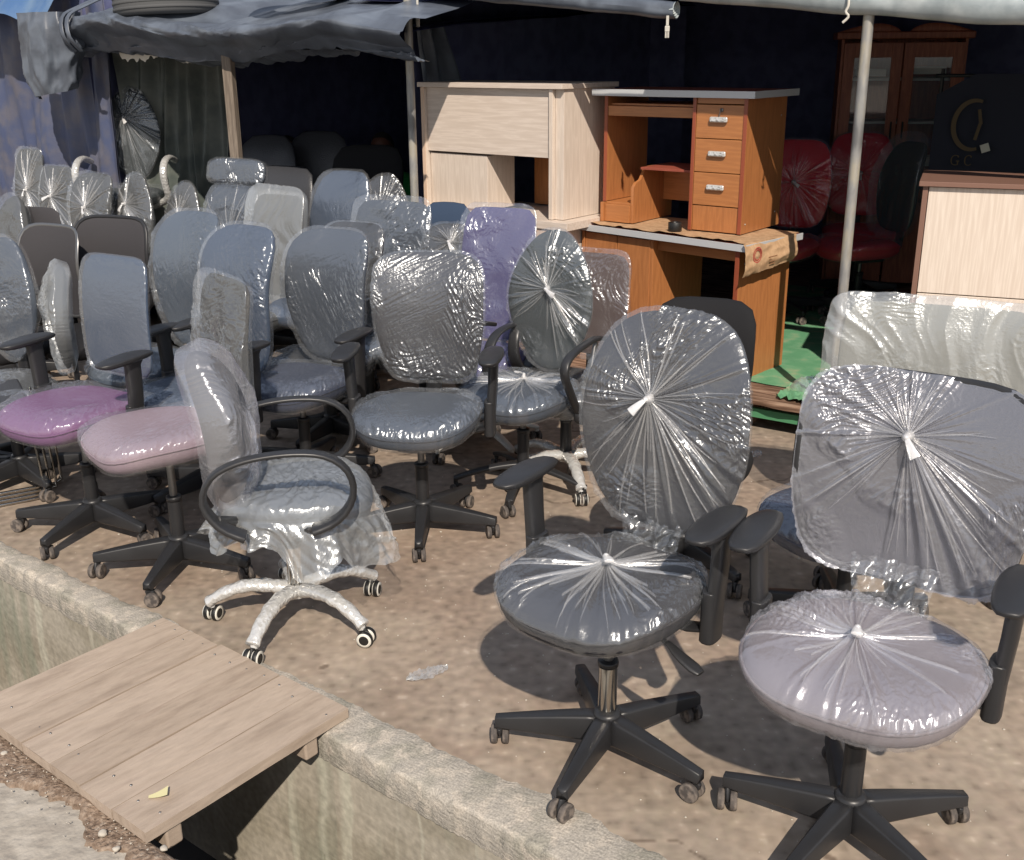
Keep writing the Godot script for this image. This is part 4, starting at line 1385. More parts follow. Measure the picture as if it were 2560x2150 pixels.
	board(co, "inner_panel", Vector3(.1, .553, -.1), Vector3(1.15, 1.1, .016), M.ash_up)
	# glazed cupboard in the dark
	var cu := thing("glazed_cupboard", "red brown cupboard with two glazed doors in the dark stall", "cupboard", at_xf(2.86, DECK, -8.35, -12))
	board(cu, "carcass_back", Vector3(0, .9, -.18), Vector3(.82, 1.78, .02), M.cupboard)
	board(cu, "side_panel", Vector3(-.42, .9, 0), Vector3(.02, 1.78, .38), M.cupboard)
	board(cu, "side_panel", Vector3(.42, .9, 0), Vector3(.02, 1.78, .38), M.cupboard)
	board(cu, "cornice", Vector3(0, 1.8, .01), Vector3(.94, .05, .42), M.cupboard, .01)
	for s in [-1, 1]:
		var cr := Geo.new()
		var pp := PackedVector3Array()
		for i in 21:
			var u := i / 20.0
			var x: float = s * lerpf(.03, .46, u)
			var y := 1.825 + .055 * sin(pow(u, .7) * PI)
			for q in [[1.82, .2], [y, .2], [y, .18], [1.82, .18]]:
				pp.append(Vector3(x, q[0], q[1]))
		cr.patch(pp, 21, 4, true)
		part("crest", cr.mesh(), M.cupboard, cu)
		var d := Node3D.new()
		d.name = "door"
		cu.add_child(d, true)
		var x0: float = s * .207
		board(d, "stile", Vector3(x0 - .165, 1.2, .2), Vector3(.075, 1.1, .022), M.cupboard)
		board(d, "stile", Vector3(x0 + .165, 1.2, .2), Vector3(.075, 1.1, .022), M.cupboard)
		board(d, "rail", Vector3(x0, 1.7, .2), Vector3(.255, .1, .02), M.cupboard)
		board(d, "rail", Vector3(x0, .69, .2), Vector3(.255, .08, .02), M.cupboard)
		board(d, "pane", Vector3(x0, 1.19, .198), Vector3(.256, .92, .004), M.glass, .0005)
		board(d, "handle", Vector3(s * .04, 1.15, .225), Vector3(.012, .12, .02), M.wheel_dark, .005)
		board(cu, "lower_door", Vector3(x0, .33, .2), Vector3(.4, .6, .022), M.cupboard)
	for y in [.9, 1.2, 1.5]:
		board(cu, "shelf", Vector3(0, y, 0), Vector3(.82, .018, .34), M.white_plastic)
	for q in [[-.2, 1.545, .2], [.2, 1.56, .22], [-.2, .94, .2], [.21, .93, .2]]:
		board(cu, "paper_stack", Vector3(q[0], q[1], .05), Vector3(q[2], .05, .2), M.paper)
	# dark banner with a gold ring and letters
	var fl := thing("banner", "black cloth banner with a gold ring emblem and letters", "banner", at_xf(2.76, 0, -7.0, -22))
	part("cloth", thick_sheet(40, 40, Vector3(0, 0, -.006), func(u: float, v: float) -> Vector3:
		var x := lerpf(-.1, .5, u)
		var y := lerpf(1.75, .9, v) - .35 * maxf(0.0, .35 - u) * (1 - v)
		return Vector3(x, y, .03 * sin(u * 9 + v) * v)), M.dark_cloth, fl)
	var em := Geo.new()
	var ring := PackedVector3Array()
	for i in 27:
		var a := deg_to_rad(75 + i * 8.0)
		var wd := .018 + .018 * sin(PI * i / 26.0)
		for r in [.135 + wd, .135]:
			ring.append(Vector3(.14 + cos(a) * r * .8, 1.45 + sin(a) * r, .045))
	em.patch(ring, 27, 2)
	em.box(Vector3(.165, 1.5, .045), Vector3(.02, .09, .004), .001, Basis(Vector3.BACK, .2))
	em.box(Vector3(.16, 1.41, .045), Vector3(.02, .1, .004), .001, Basis(Vector3.BACK, -.2))
	part("emblem", em.mesh(), M.gold, fl)
	var font := SystemFont.new()
	font.font_names = PackedStringArray(["Droid Serif"])
	for q in [["G", .05], ["C", .125]]:
		var tm := TextMesh.new()
		tm.text = q[0]
		tm.font = font
		tm.font_size = 32
		tm.pixel_size = .0026
		tm.depth = .003
		part("letter", tm, M.gold, fl, Transform3D(Basis.IDENTITY, Vector3(q[1], 1.235, .045)))
	board(fl, "price_tag", Vector3(.215, 1.315, .05), Vector3(.05, .05, .002), M.paper, .0005, Basis(Vector3.BACK, .35))
	var fp := Geo.new()
	fp.tube([Vector3(-.08, DECK, -.03), Vector3(-.08, 1.78, -.03)], .012, .012, Vector3.RIGHT, 8)
	fp.tube([Vector3(.48, DECK, -.03), Vector3(.48, 1.78, -.03)], .012, .012, Vector3.RIGHT, 8)
	fp.tube([Vector3(-.12, 1.74, -.02), Vector3(.52, 1.74, -.02)], .012, .012, Vector3.UP, 8)
	part("stand", fp.mesh(), M.wheel_dark, fl)

# ------------------------------------------------------------------ people: smooth union of tapered capsules, meshed as surface nets
func capsule(p: Vector3, b: Array) -> float:
	var pa: Vector3 = p - b[0]
	var ba: Vector3 = b[1] - b[0]
	var h := clampf(pa.dot(ba) / maxf(ba.length_squared(), 1e-6), 0, 1)
	return (pa - ba * h).length() - lerpf(b[2], b[3], h)

func nets(bones: Array, cell: float, blend := .03) -> ArrayMesh:
	var lo := Vector3.INF
	var hi := -Vector3.INF
	for b in bones:
		var r := maxf(b[2], b[3]) + cell * 2
		for k in 2:
			lo = lo.min(b[k] - Vector3.ONE * r)
			hi = hi.max(b[k] + Vector3.ONE * r)
	var d := Vector3i(((hi - lo) / cell).ceil()) + Vector3i.ONE
	var f := PackedFloat32Array()
	f.resize(d.x * d.y * d.z)
	var at := func(x: int, y: int, z: int) -> int: return (z * d.y + y) * d.x + x
	for z in d.z:
		for y in d.y:
			for x in d.x:
				var p := lo + Vector3(x, y, z) * cell
				var m := 9.0
				for b in bones:
					var q := capsule(p, b)
					var h := clampf(.5 + .5 * (m - q) / blend, 0, 1)
					m = lerpf(m, q, h) - blend * h * (1 - h)
				f[(z * d.y + y) * d.x + x] = m
	var vid := {}
	var verts := PackedVector3Array()
	for z in d.z - 1:
		for y in d.y - 1:
			for x in d.x - 1:
				var sum := Vector3.ZERO
				var cnt := 0
				for e in [[0, 1], [2, 3], [4, 5], [6, 7], [0, 2], [1, 3], [4, 6], [5, 7], [0, 4], [1, 5], [2, 6], [3, 7]]:
					var a := Vector3i(e[0] & 1, (e[0] >> 1) & 1, e[0] >> 2)
					var b := Vector3i(e[1] & 1, (e[1] >> 1) & 1, e[1] >> 2)
					var va := f[((z + a.z) * d.y + y + a.y) * d.x + x + a.x]
					var vb := f[((z + b.z) * d.y + y + b.y) * d.x + x + b.x]
					if (va < 0) != (vb < 0):
						sum += Vector3(a).lerp(Vector3(b), va / (va - vb))
						cnt += 1
				if cnt:
					vid[Vector3i(x, y, z)] = verts.size()
					verts.append(lo + (Vector3(x, y, z) + sum / cnt) * cell)
	var g := Geo.new()
	var nn := PackedVector3Array()
	nn.resize(verts.size())
	for key in vid:
		for ax in 3:
			var o := Vector3i.ZERO
			o[ax] = 1
			var u := Vector3i.ZERO
			u[(ax + 1) % 3] = 1
			var w := Vector3i.ZERO
			w[(ax + 2) % 3] = 1
			var a: float = f[at.call(key.x, key.y, key.z)]
			var n2: Vector3i = key + o
			var b: float = f[at.call(n2.x, n2.y, n2.z)]
			if (a < 0) == (b < 0): continue
			if not (vid.has(key - u) and vid.has(key - w) and vid.has(key - u - w)): continue
			var q := [vid[key - u - w], vid[key - w], vid[key], vid[key - u]]
			if a >= 0: q.reverse()
			var fn := (verts[q[2]] - verts[q[0]]).cross(verts[q[1]] - verts[q[0]])
			for i in q: nn[i] += fn
			g.ix.append_array([q[0], q[1], q[2], q[0], q[2], q[3]])
	for i in nn.size(): nn[i] = nn[i].normalized()
	g.v = verts
	g.n = nn
	g.uv.resize(verts.size())
	return g.mesh()

func person(label: String, xf: Transform3D, shirt: String) -> void:
	var t := thing("person", label, "person", xf, "people sitting in the dark stall")
	var b := []
	var seat := .5
	b.append([Vector3(0, 1.17, .01), Vector3(0, 1.2, .02), .078, .085])
	b.append([Vector3(0, 1.09, .035), Vector3(0, 1.13, .04), .05, .065])
	b.append([Vector3(0, 1.135, .105), Vector3(0, 1.165, .1), .012, .008])
	for s in [-1, 1]: b.append([Vector3(s * .084, 1.14, .005), Vector3(s * .087, 1.17, 0), .01, .012])
	b.append([Vector3(0, .98, -.02), Vector3(0, 1.08, 0), .055, .05])
	b.append([Vector3(-.12, .92, -.03), Vector3(.12, .92, -.03), .075, .075])
	b.append([Vector3(0, .9, -.02), Vector3(0, seat + .1, 0), .13, .12])
	b.append([Vector3(-.07, seat + .08, 0), Vector3(.07, seat + .08, 0), .11, .11])
	for s in [-1, 1]:
		b.append([Vector3(s * .19, .92, -.03), Vector3(s * .25, .7, .02), .05, .04])
		b.append([Vector3(s * .25, .7, .02), Vector3(s * .17, .64, .24), .04, .027])
		b.append([Vector3(s * .17, .64, .24), Vector3(s * .15, .635, .31), .026, .03])
		for k in 4:
			b.append([Vector3(s * (.15 + (k - 1.5) * .018), .64, .32), Vector3(s * (.145 + (k - 1.5) * .02), .615, .375 - absf(k - 1.4) * .008), .0095, .008])
		b.append([Vector3(s * .13, .635, .28), Vector3(s * .1, .625, .325), .011, .009])
		b.append([Vector3(s * .1, seat + .07, .02), Vector3(s * .13, seat + .06, .42), .085, .06])
		b.append([Vector3(s * .13, seat + .06, .42), Vector3(s * .13, .1, .4), .055, .035])
		b.append([Vector3(s * .13, .045, .37), Vector3(s * .14, .035, .53), .036, .03])
	var body := part("body", nets(b, .022), M.skin, t)
	var c := []
	c.append([Vector3(-.12, .925, -.03), Vector3(.12, .925, -.03), .085, .085])
	c.append([Vector3(0, .9, -.02), Vector3(0, seat + .1, 0), .143, .135])
	for s in [-1, 1]: c.append([Vector3(s * .19, .92, -.03), Vector3(s * .235, .76, .01), .062, .056])
	part("shirt", nets(c, .024), M[shirt], t)
	var l := []
	for s in [-1, 1]:
		l.append([Vector3(s * .1, seat + .07, .0), Vector3(s * .13, seat + .06, .42), .096, .07])
		l.append([Vector3(s * .13, seat + .06, .42), Vector3(s * .13, .14, .4), .066, .052])
	l.append([Vector3(-.07, seat + .07, 0), Vector3(.07, seat + .07, 0), .118, .118])
	part("trousers", nets(l, .026), M.trousers, t)
	part("hair", nets([[Vector3(0, 1.19, -.012), Vector3(0, 1.215, .005), .088, .086]], .02), M.hair, t)

# ------------------------------------------------------------------ everything on the slab
func put(bx: float, bz: float, yaw: float) -> Vector2:
	return Vector2(bx, bz) + Vector2(sin(deg_to_rad(yaw)), cos(deg_to_rad(yaw))) * .32

func chairs() -> void:
	var K := Vector2.ZERO
	# front pair
	chair({"seed": 101, "p": Vector2(.262, -2.62), "yaw": -38.0, "seat_h": .565, "top": 1.225, "bw": .262, "gap": .06, "shape": "oval", "fabric": "charcoal", "film": "knot", "knot": Vector2(-.1, .22), "seat_film": "knot", "seat_knot": Vector2(-.05, .1), "sw": .262, "sd": .26, "sn": 2.9, "arm": "post", "turn": 46.0, "lift": "chrome", "lever": 1, "detail": 2, "tilt": 11.0, "label": "front charcoal chair with oval knotted back and chrome column, beside the drain"})
	chair({"seed": 112, "p": Vector2(.84, -2.25), "yaw": -33.0, "seat_h": .56, "top": 1.145, "bw": .275, "gap": .07, "shape": "mesh", "fabric": "charcoal", "fm": "film_milky", "seat_fm": "film_milky", "seat": "mauve", "film": "knot", "knot": Vector2(-.06, .45), "seat_film": "knot", "seat_knot": Vector2(-.08, .02), "sw": .27, "sd": .255, "sn": 3.0, "arm": "post", "turn": 27.8, "detail": 2, "tilt": 10.0, "label": "nearest chair at the right corner, mesh back and mauve seat under knotted film"})
	# centre
	chair({"seed": 123, "p": Vector2(-.375, -4.16), "yaw": -8.0, "seat_h": .54, "top": 1.12, "bw": .235, "gap": .05, "shape": "task", "fabric": "charcoal", "seat": "slate", "film": "tight", "arm": "post", "turn": 1.0, "detail": 2, "tilt": 9.0, "label": "grey task chair tightly wrapped in film at the centre, facing the camera"})
	chair({"seed": 134, "p": put(.2, -4.86, -28), "yaw": -30.0, "seat_h": .5, "top": 1.15, "bw": .215, "gap": .02, "shape": "egg", "fabric": "teal_dark", "seat": "slate", "film": "knot", "knot": Vector2(0.02, .18), "seat_film": "knot", "seat_knot": Vector2(0, .15), "arm": "tri", "base": "low", "turn": 60.0, "detail": 1, "label": "black chair with tall oval knotted back and angular arms, right of the grey task chair"})
	chair({"seed": 145, "p": put(.41, -5.0, -30), "yaw": -28.0, "seat_h": .48, "top": 1.02, "bw": .185, "shape": "slab", "fabric": "brown_mesh", "seat": "black_fabric", "film": "loose", "arm": "loop", "base": "wrap", "turn": 10.0, "detail": 1, "grow": 1.07, "label": "brown mesh chair in loose film, standing against the lower cherry desk"})
	chair({"seed": 156, "p": Vector2(-.765, -3.41), "yaw": 98.0, "seat_h": .5, "top": .99, "bw": .2, "bz": -.21, "gap": -.02, "shape": "puffy", "fabric": "silver_cloth", "seat": "slate", "film": "loose", "fm": "film_milky", "grow": 1.1, "seat_film": "bag", "arm": "loop", "base": "wrap", "turn": 55.0, "lift": "chrome", "detail": 2, "tilt": 12.0, "sw": .24, "label": "chair under loose plastic bags with loop arms and bubble wrapped base, facing right"})
	chair({"seed": 167, "p": Vector2(-1.3, -3.83), "yaw": -52.0, "seat_h": .58, "top": 1.11, "bw": .215, "gap": .02, "shape": "slab", "fabric": "silver_cloth", "seat": "rose", "film": "loose", "grow": 1.05, "turn": 67.0, "detail": 1, "sn": 3.6, "label": "chair with pale pink seat behind the bagged chair"})
	chair({"seed": 178, "p": Vector2(-1.77, -4.2), "yaw": -31.0, "seat_h": .56, "top": 1.12, "bw": .2, "gap": .07, "shape": "slab", "fabric": "mid_blue", "seat": "magenta", "film": "taut", "grow": 1.02, "arm": "post", "turn": 56.0, "detail": 1, "fm": "film", "sn": 3.4, "bz": -.25, "label": "chair with magenta seat and tall rectangular blue grey back"})
	# second rank
	chair({"seed": 201, "p": put(-1.55, -5.32, -36), "yaw": -36.0, "seat_h": .5, "top": 1.18, "bw": .24, "gap": .03, "shape": "sculpt", "fabric": "sky_blue", "film": "tight", "arm": "post", "turn": 10.0, "detail": 1, "label": "leftmost of the pale blue sculpted chairs, behind the magenta seat"})
	chair({"seed": 212, "p": put(-1.19, -4.85, -36), "yaw": -36.0, "seat_h": .5, "top": 1.18, "bw": .24, "gap": .03, "shape": "sculpt", "fabric": "mid_blue", "film": "tight", "arm": "post", "turn": 40.0, "detail": 1, "label": "blue sculpted chair directly behind the pale pink seat"})
	chair({"seed": 223, "p": put(-.83, -5.05, -26), "yaw": -26.0, "seat_h": .5, "top": 1.13, "bw": .235, "gap": .03, "shape": "sculpt", "fabric": "slate", "seat": "navy", "film": "tight", "arm": "post", "turn": 22.0, "detail": 1, "label": "dark blue sculpted chair just left of the grey task chair"})
	chair({"seed": 234, "p": put(-.05, -5.46, -22), "yaw": -22.0, "seat_h": .5, "top": 1.165, "bw": .2, "gap": .02, "shape": "slab", "fabric": "purple", "film": "loose", "grow": 1.03, "arm": "loop", "turn": 33.0, "detail": 1, "base": "white", "label": "purple high back chair in glossy film before the beige desk"})
	chair({"seed": 245, "p": put(-.29, -5.72, -20), "yaw": -24.0, "seat_h": .46, "top": 1.05, "bw": .2, "shape": "task", "fabric": "black_fabric", "film": "knot", "knot": Vector2(-.1, .62), "turn": 5.0, "detail": 1, "label": "black chair with film knotted at the top, left of the purple chair"})
	chair({"seed": 256, "p": put(-.36, -6.02, -22), "yaw": -24.0, "seat_h": .47, "top": 1.125, "bw": .19, "shape": "tall", "fabric": "mid_blue", "film": "none", "turn": 44.0, "label": "blue chair back showing just left of the purple chair, partly hidden"})
	chair({"seed": 267, "p": put(-.63, -5.88, -25), "yaw": -25.0, "seat_h": .48, "top": 1.15, "bw": .235, "shape": "slab", "fabric": "slate", "film": "loose", "grow": 1.06, "turn": 15.0, "detail": 1, "label": "grey square back in loose film at the foot of the left steel pole"})
	chair({"seed": 278, "p": put(-.8, -5.6, -25), "yaw": -25.0, "seat_h": .44, "top": 1.08, "bw": .2, "shape": "task", "fabric": "black_fabric", "film": "knot", "knot": Vector2(-.2, -.5), "turn": 50.0, "detail": 1, "label": "dark chair in clear film directly behind the dark blue sculpted chair"})
	chair({"seed": 289, "p": put(-.975, -6.5, -30), "yaw": -30.0, "seat_h": .52, "top": 1.25, "bw": .225, "shape": "tall", "fabric": "mid_blue", "film": "tight", "turn": 25.0, "label": "blue high back chair left of the round knotted back by the pole"})
	chair({"seed": 290, "p": put(-.74, -6.75, -25), "yaw": -20.0, "seat_h": .5, "top": 1.2, "bw": .2, "shape": "egg", "fabric": "black_fabric", "film": "knot", "knot": Vector2(0, .3), "turn": 12.0, "detail": 1, "label": "round black back with knotted film behind the left steel pole"})
	chair({"seed": 301, "p": put(-1.35, -6.45, -32), "yaw": -32.0, "seat_h": .48, "top": 1.12, "bw": .2, "shape": "slab", "fabric": "silver_cloth", "film": "drape", "fm": "film_thick", "grow": 1.12, "turn": 37.0, "detail": 1, "label": "chair in cloudy white plastic bag between headrest chair and blue chairs"})
	chair({"seed": 312, "p": put(-1.66, -6.7, -30), "yaw": -30.0, "seat_h": .5, "top": 1.17, "bw": .23, "shape": "tall", "fabric": "slate", "film": "knot", "knot": Vector2(0, -.1), "headrest": 1, "turn": 58.0, "detail": 1, "label": "grey chair with rolled headrest in film below the wooden post"})
	chair({"seed": 323, "p": put(-1.5, -7.35, -25), "yaw": -25.0, "seat_h": .5, "top": 1.2, "bw": .27, "shape": "task", "fabric": "leather", "film": "none", "arm": "loop", "turn": 8.0, "label": "broad black leather chair behind the headrest chair"})
	# left rank
	chair({"seed": 334, "p": put(-2.17, -7.4, -30), "yaw": -30.0, "seat_h": .46, "top": 1.1, "bw": .17, "shape": "egg", "fabric": "silver_cloth", "film": "knot", "knot": Vector2(-.1, .2), "turn": 18.0, "label": "smallest oval silver back, left of the headrest chair"})
	chair({"seed": 345, "p": put(-2.5, -7.4, -36), "yaw": -36.0, "seat_h": .46, "top": 1.15, "bw": .215, "shape": "egg", "fabric": "silver_cloth", "film": "knot", "knot": Vector2(-.2, .35), "turn": 29.0, "detail": 1, "label": "tall oval silver back directly below the raised chair"})
	chair({"seed": 356, "p": put(-2.8, -7.48, -36), "yaw": -36.0, "seat_h": .46, "top": 1.15, "bw": .23, "shape": "task", "fabric": "silver_cloth", "film": "knot", "knot": Vector2(-.1, .25), "turn": 35.0, "detail": 1, "label": "silver wrapped back with square shoulders, third from the left in the rear rank"})
	chair({"seed": 367, "p": put(-3.27, -8.0, -36), "yaw": -38.0, "seat_h": .46, "top": 1.15, "bw": .22, "shape": "slab", "fabric": "silver_cloth", "film": "knot", "knot": Vector2(-.1, .3), "turn": 4.0, "detail": 1, "label": "rectangular silver wrapped back, second from the left in the rear rank"})
	chair({"seed": 378, "p": put(-3.63, -8.4, -36), "yaw": -40.0, "seat_h": .5, "top": 1.24, "bw": .21, "shape": "slab", "fabric": "silver_cloth", "film": "knot", "knot": Vector2(.1, .1), "arm": "post", "turn": 61.0, "detail": 1, "label": "rearmost silver wrapped chair against the blue tarpaulin"})
	chair({"seed": 389, "p": put(-3.02, -6.7, -36), "yaw": -36.0, "seat_h": .46, "top": 1.1, "bw": .2, "shape": "egg", "fabric": "silver_cloth", "film": "loose", "turn": 30.0, "label": "silver wrapped back cut by the left edge, beside the dark mesh chairs"})
	for q in [[390, -2.9, -6.72, 1.03, "slab", .22, -24.0, "rear one of the three bare dark mesh chairs at the left"], [401, -2.5, -6.0, 1.02, "mesh", .235, -28.0, "front bare mesh chair with pale rim at the left"], [412, -2.2, -6.1, 1.05, "mesh", .25, -20.0, "mesh chair with wavy lumbar bars behind the magenta seat chair"]]:
		var c := chair({"seed": q[0], "p": put(q[1], q[2], q[6]), "yaw": q[6], "seat_h": .46, "top": q[3], "bw": q[5], "shape": q[4], "fabric": "grey_mesh", "film": "none", "seat_film": "none", "seat": "black_fabric", "arm": "post" if q[0] == 412 else "none", "turn": q[0] % 72, "label": q[7], "group": "bare mesh chairs"})
		if q[0] == 412:
			for k in 5:
				var g := Geo.new()
				var pts := []
				for i in 16:
					var x := lerpf(-.2, .2, i / 15.0)
					pts.append(Vector3(x, .62 + k * .07 + .018 * sin(x * 22.0), -.235 - k * .009 + .045 * (x / .25) * (x / .25)))
				g.tube(pts, .012, .004, Vector3.UP, 6)
				part("lumbar_bar", g.mesh(), M.plastic, c)
	chair({"seed": 423, "p": put(-2.36, -5.1, -30), "yaw": -28.0, "seat_h": .46, "top": 1.1, "bw": .22, "shape": "egg", "fabric": "slate", "film": "loose", "turn": 10.0, "detail": 1, "label": "grey oval back in glossy film cut by the left edge, behind the magenta seat"})
	chair({"seed": 434, "p": put(-2.1, -4.98, -40), "yaw": -62.0, "seat_h": .46, "top": 1.0, "bw": .21, "shape": "egg", "fabric": "silver_cloth", "film": "loose", "fm": "film_thick", "grow": 1.1, "turn": 44.0, "detail": 1, "label": "narrow side-on silver bagged back beside the magenta seat chair"})
	# raised chair
	var cr := thing("wooden_crate", "low wooden crate carrying the raised wrapped chair, mostly hidden", "crate", at_xf(-2.7, 0, -7.78, -34))
	for k in 4:
		board(cr, "slat", Vector3(0, .06 + k * .13, .36), Vector3(.74, .11, .018), M.raw_wood)
		board(cr, "slat", Vector3(0, .06 + k * .13, -.36), Vector3(.74, .11, .018), M.raw_wood)
	board(cr, "lid", Vector3(0, .531, 0), Vector3(.8, .022, .8), M.raw_wood)
	chair({"seed": 445, "p": Vector2(-2.7, -7.78), "y": .542, "yaw": 2.0, "seat_h": .44, "top": 1.68, "bw": .2, "shape": "egg", "fabric": "teal_dark", "film": "knot", "knot": Vector2(-.2, .35), "seat_film": "loose", "arm": "hook", "base": "low", "turn": 20.0, "detail": 1, "label": "raised chair standing on a crate with silver wrapped arms"})
	# right side
	chair({"seed": 456, "p": put(.77, -4.12, -20), "yaw": -20.0, "seat_h": .48, "top": 1.0, "bw": .2, "shape": "task", "fabric": "black_fabric", "film": "none", "seat_film": "none", "turn": 30.0, "label": "bare black chair back peeping out behind the front charcoal chair"})
	chair({"seed": 467, "p": put(1.62, -3.95, -24), "yaw": -24.0, "seat_h": .5, "top": 1.0, "bw": .36, "gap": .05, "shape": "slab", "fabric": "white_mesh", "seat": "navy", "film": "drape", "fm": "film_thick", "grow": 1.1, "turn": 50.0, "detail": 2, "label": "pale mesh chair under a big loose plastic bag before the counter"})
	chair({"seed": 489, "p": Vector2(1.13, -3.3), "yaw": -62.0, "seat_h": .45, "top": .8, "bw": .2, "shape": "task", "fabric": "navy", "film": "tight", "turn": 31.0, "detail": 1, "label": "navy wrapped seat showing between the two front chairs"})
	# inside the stalls
	for q in [[501, 2.55, -8.05, 1.33, -12.0, "red", "red chair with knotted film behind the right steel pole"], [512, 1.96, -7.5, 1.33, -28.0, "red", "red chair half hidden behind the cherry desks"]]:
		chair({"seed": q[0], "p": put(q[1], q[2], q[4]), "y": DECK, "yaw": q[4], "seat_h": .5, "top": q[3], "bw": .24, "shape": "tall", "fabric": q[5], "film": "knot", "knot": Vector2(0, 0), "turn": 20.0, "detail": 1, "label": q[6], "group": "red chairs in the desk stall"})
	chair({"seed": 523, "p": put(2.6, -7.3, -60), "y": DECK, "yaw": -70.0, "seat_h": .5, "top": 1.33, "bw": .2, "shape": "tall", "fabric": "teal_dark", "seat": "red", "film": "drape", "grow": 1.12, "turn": 20.0, "detail": 1, "label": "dark side-on chair in a hanging film bag between red chair and counter", "group": "red chairs in the desk stall"})
	for q in [[534, -1.76, -8.1, 1.35, "tall", .24, -10.0, "leather", 40.0, "black ribbed leather chair right of the wooden post in shade"], [545, -1.42, -8.3, 1.36, "tall", .26, -8.0, "leather", 0.0, "black leather chair with broad headrest in the shaded stall"], [556, -.95, -7.5, 1.32, "task", .26, -12.0, "black_fabric", 0.0, "dark fabric chair at the right of the shaded stall"]]:
		var d := {"seed": q[0], "p": put(q[1], q[2], q[6]), "yaw": q[6], "seat_h": .52, "top": q[3], "bw": q[5], "shape": q[4], "fabric": q[7], "film": "none", "seat_film": "none", "arm": "loop", "turn": 15.0, "label": q[9], "group": "leather chairs in the shaded stall"}
		if q[8] > 0: d.ribs = q[8]
		chair(d)
	person("person in a grey shirt sitting behind the wooden post in shade", at_xf(-1.75, 0, -8.75, 5), "grey_shirt")
	person("person in a green shirt sitting deep in the shaded stall", at_xf(-.98, .03, -8.6, -10), "green_shirt")
	# nested wire chair frames at the left
	var wf := Geo.new()
	for k in 4:
		var o := Vector3(-.05 * k, .05 * k, -.03 * k)
		wf.tube(resample([Vector3(.2, .46, -.2) + o, Vector3(.21, .02, -.22) + o * Vector3(1, 0, 1), Vector3(.22, .012, -.19) + o * Vector3(1, 0, 1), Vector3(.22, .012, .2) + o * Vector3(1, 0, 1), Vector3(.2, .03, .22) + o * Vector3(1, 0, 1), Vector3(.19, .46, .2) + o], 40), .007, .007, Vector3.RIGHT, 8)
	var wc := thing("sled_chair_frames", "nested chrome wire chair frames at the left edge under the wrapped chairs", "chair frames", at_xf(-2.42, 0, -4.62, -60))
	part("wire_frame", wf.mesh(), M.chrome, wc)
	board(wc, "seat", Vector3(.12, .48, 0), Vector3(.4, .04, .42), M.leather, .015)

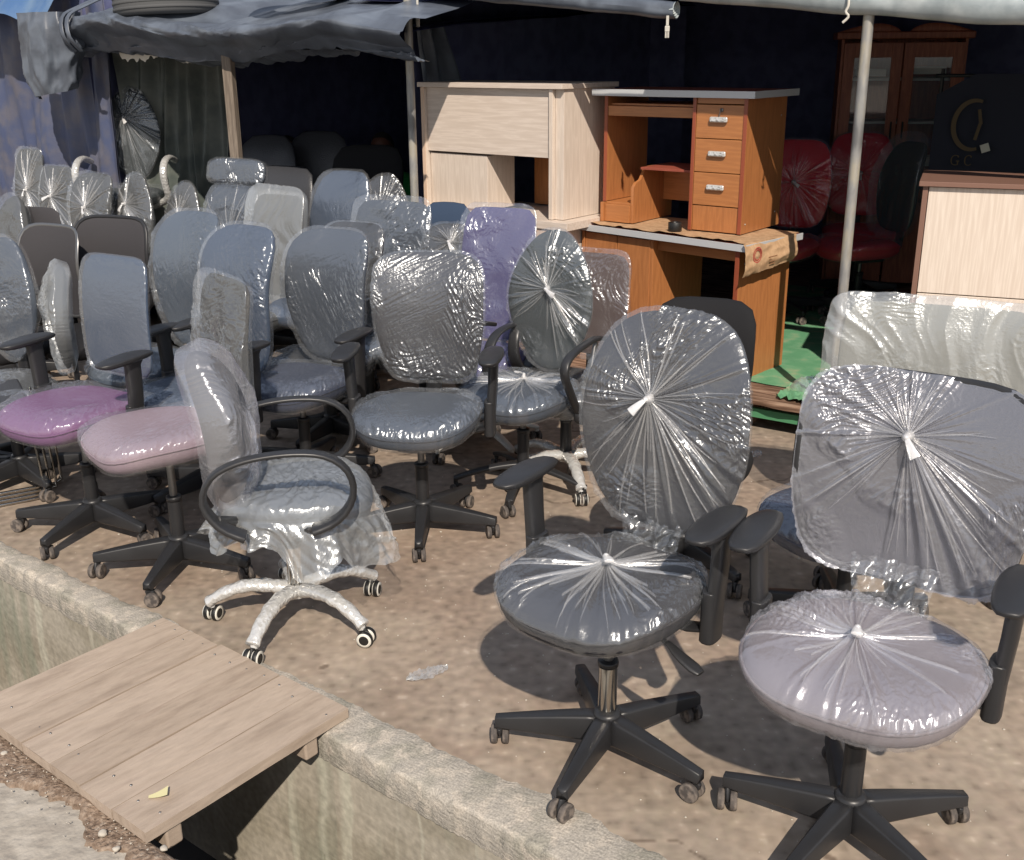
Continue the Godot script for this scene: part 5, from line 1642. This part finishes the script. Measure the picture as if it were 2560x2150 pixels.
func litter() -> void:
	for q in [[-.28, -3.03, .075, .035, 30.0, "film_thick", "torn_film", "oval scrap of clear film lying on the slab"], [.62, -3.45, .05, .03, -20.0, "paper", "paper_scrap", "white paper scrap on the slab behind the mauve seat"], [1.17, -2.35, .022, .012, 10.0, "paper", "paper_scrap", "tiny white paper bit near the lower right corner"], [-.53, -4.05, .05, .035, 5.0, "film_thick", "torn_film", "small film scrap under the grey task chair"], [1.1, -5.1, .06, .04, 0.0, "film_thick", "torn_film", "crumpled film on the ground at the deck foot"], [1.2, -5.0, .05, .035, 60.0, "film_thick", "torn_film", "second crumpled film on the ground at the deck foot, nearer the right"]]:
		var sd: float = q[0] * 100
		solo(q[6], sheet(14, 20, func(u: float, v: float) -> Vector3:
			var x: float = (u - .5) * 2
			var w := sqrt(maxf(0.0, 1 - pow(absf(x), 1.7)))
			return Vector3(x * q[2], .004 + .018 * absf(sharp.get_noise_2d(u * 160 + sd, v * 160)) + .006 * v, (v - .5) * 2 * q[3] * w)), M[q[5]], q[7], "litter", at_xf(q[0], 0, q[1], q[4]), "litter on the slab")
	solo("plastic_bundle", sheet(16, 26, func(u: float, v: float) -> Vector3:
		var a := TAU * u
		return Vector3(cos(a) * .13 * sin(PI * v * .5 + .02), .075 * cos(PI * v * .5) * (1 + crumple.get_noise_2d(u * 200, v * 200) * .35), sin(a) * .06 * sin(PI * v * .5 + .02))), M.film_thick, "heap of crumpled clear film on the green carpet by the cherry desk", "litter", shop(.12, DECK + .012, .68))
	solo("yellow_wrapper", sheet(6, 10, func(u: float, v: float) -> Vector3: return Vector3((u - .5) * .05, .002 + .012 * u * u, (v - .5) * .028 * (.4 + u))), M.yellow_wrapper, "small yellow wrapper on the near corner of the plank bridge", "litter", DITCH * Transform3D(Basis(Vector3.UP, .9), Vector3(-.11, .049, .5)))

func _ready() -> void:
	# camera
	var cam := Camera3D.new()
	cam.name = "camera"
	cam.fov = 43.42
	cam.far = 300.0
	cam.near = .05
	cam.position = Vector3(0, 1.9, 0)
	cam.basis = Basis(Vector3(.99996, -.00824, .00288), Vector3(.00873, .94383, -.33034), Vector3(0, .33035, .94387)).orthonormalized()
	add_child(cam)
	cam.current = true
	# sky
	var env := Environment.new()
	env.background_mode = Environment.BG_SKY
	var sky := Sky.new()
	var sm := ProceduralSkyMaterial.new()
	sm.sky_top_color = Color(.54, .58, .655)
	sm.sky_horizon_color = Color(.88, .87, .85)
	sm.sky_curve = .16
	sm.ground_bottom_color = Color(.3, .27, .24)
	sm.ground_horizon_color = Color(.62, .62, .6)
	sm.sun_angle_max = 12.0
	sky.sky_material = sm
	env.sky = sky
	env.tonemap_mode = Environment.TONE_MAPPER_LINEAR
	env.tonemap_exposure = 1.22
	env.background_energy_multiplier = 1.22
	env.sdfgi_enabled = true
	env.ssao_enabled = true
	env.ssil_enabled = true
	var we := WorldEnvironment.new()
	we.name = "world_environment"
	we.environment = env
	add_child(we)
	# sun, behind the camera and a little to the right
	var sun := DirectionalLight3D.new()
	sun.name = "sun"
	sun.light_energy = 1.36
	sun.light_color = Color(1, .95, .89)
	sun.light_angular_distance = .55
	sun.shadow_enabled = true
	add_child(sun)
	sun.look_at_from_position(Vector3.ZERO, Vector3(-.125, -1, -1.11), Vector3.UP)
	# noises shared by the builders (sampled at hundredths of a metre)
	crumple = noise(.03, FastNoiseLite.TYPE_SIMPLEX_SMOOTH, 3, FastNoiseLite.FRACTAL_RIDGED, 91)
	soft = noise(.01, FastNoiseLite.TYPE_SIMPLEX_SMOOTH, 2, FastNoiseLite.FRACTAL_FBM, 92)
	sharp = noise(.02, FastNoiseLite.TYPE_SIMPLEX_SMOOTH, 2, FastNoiseLite.FRACTAL_RIDGED, 93)
	materials()
	ground()
	shops()
	desks()
	chairs()
	litter()
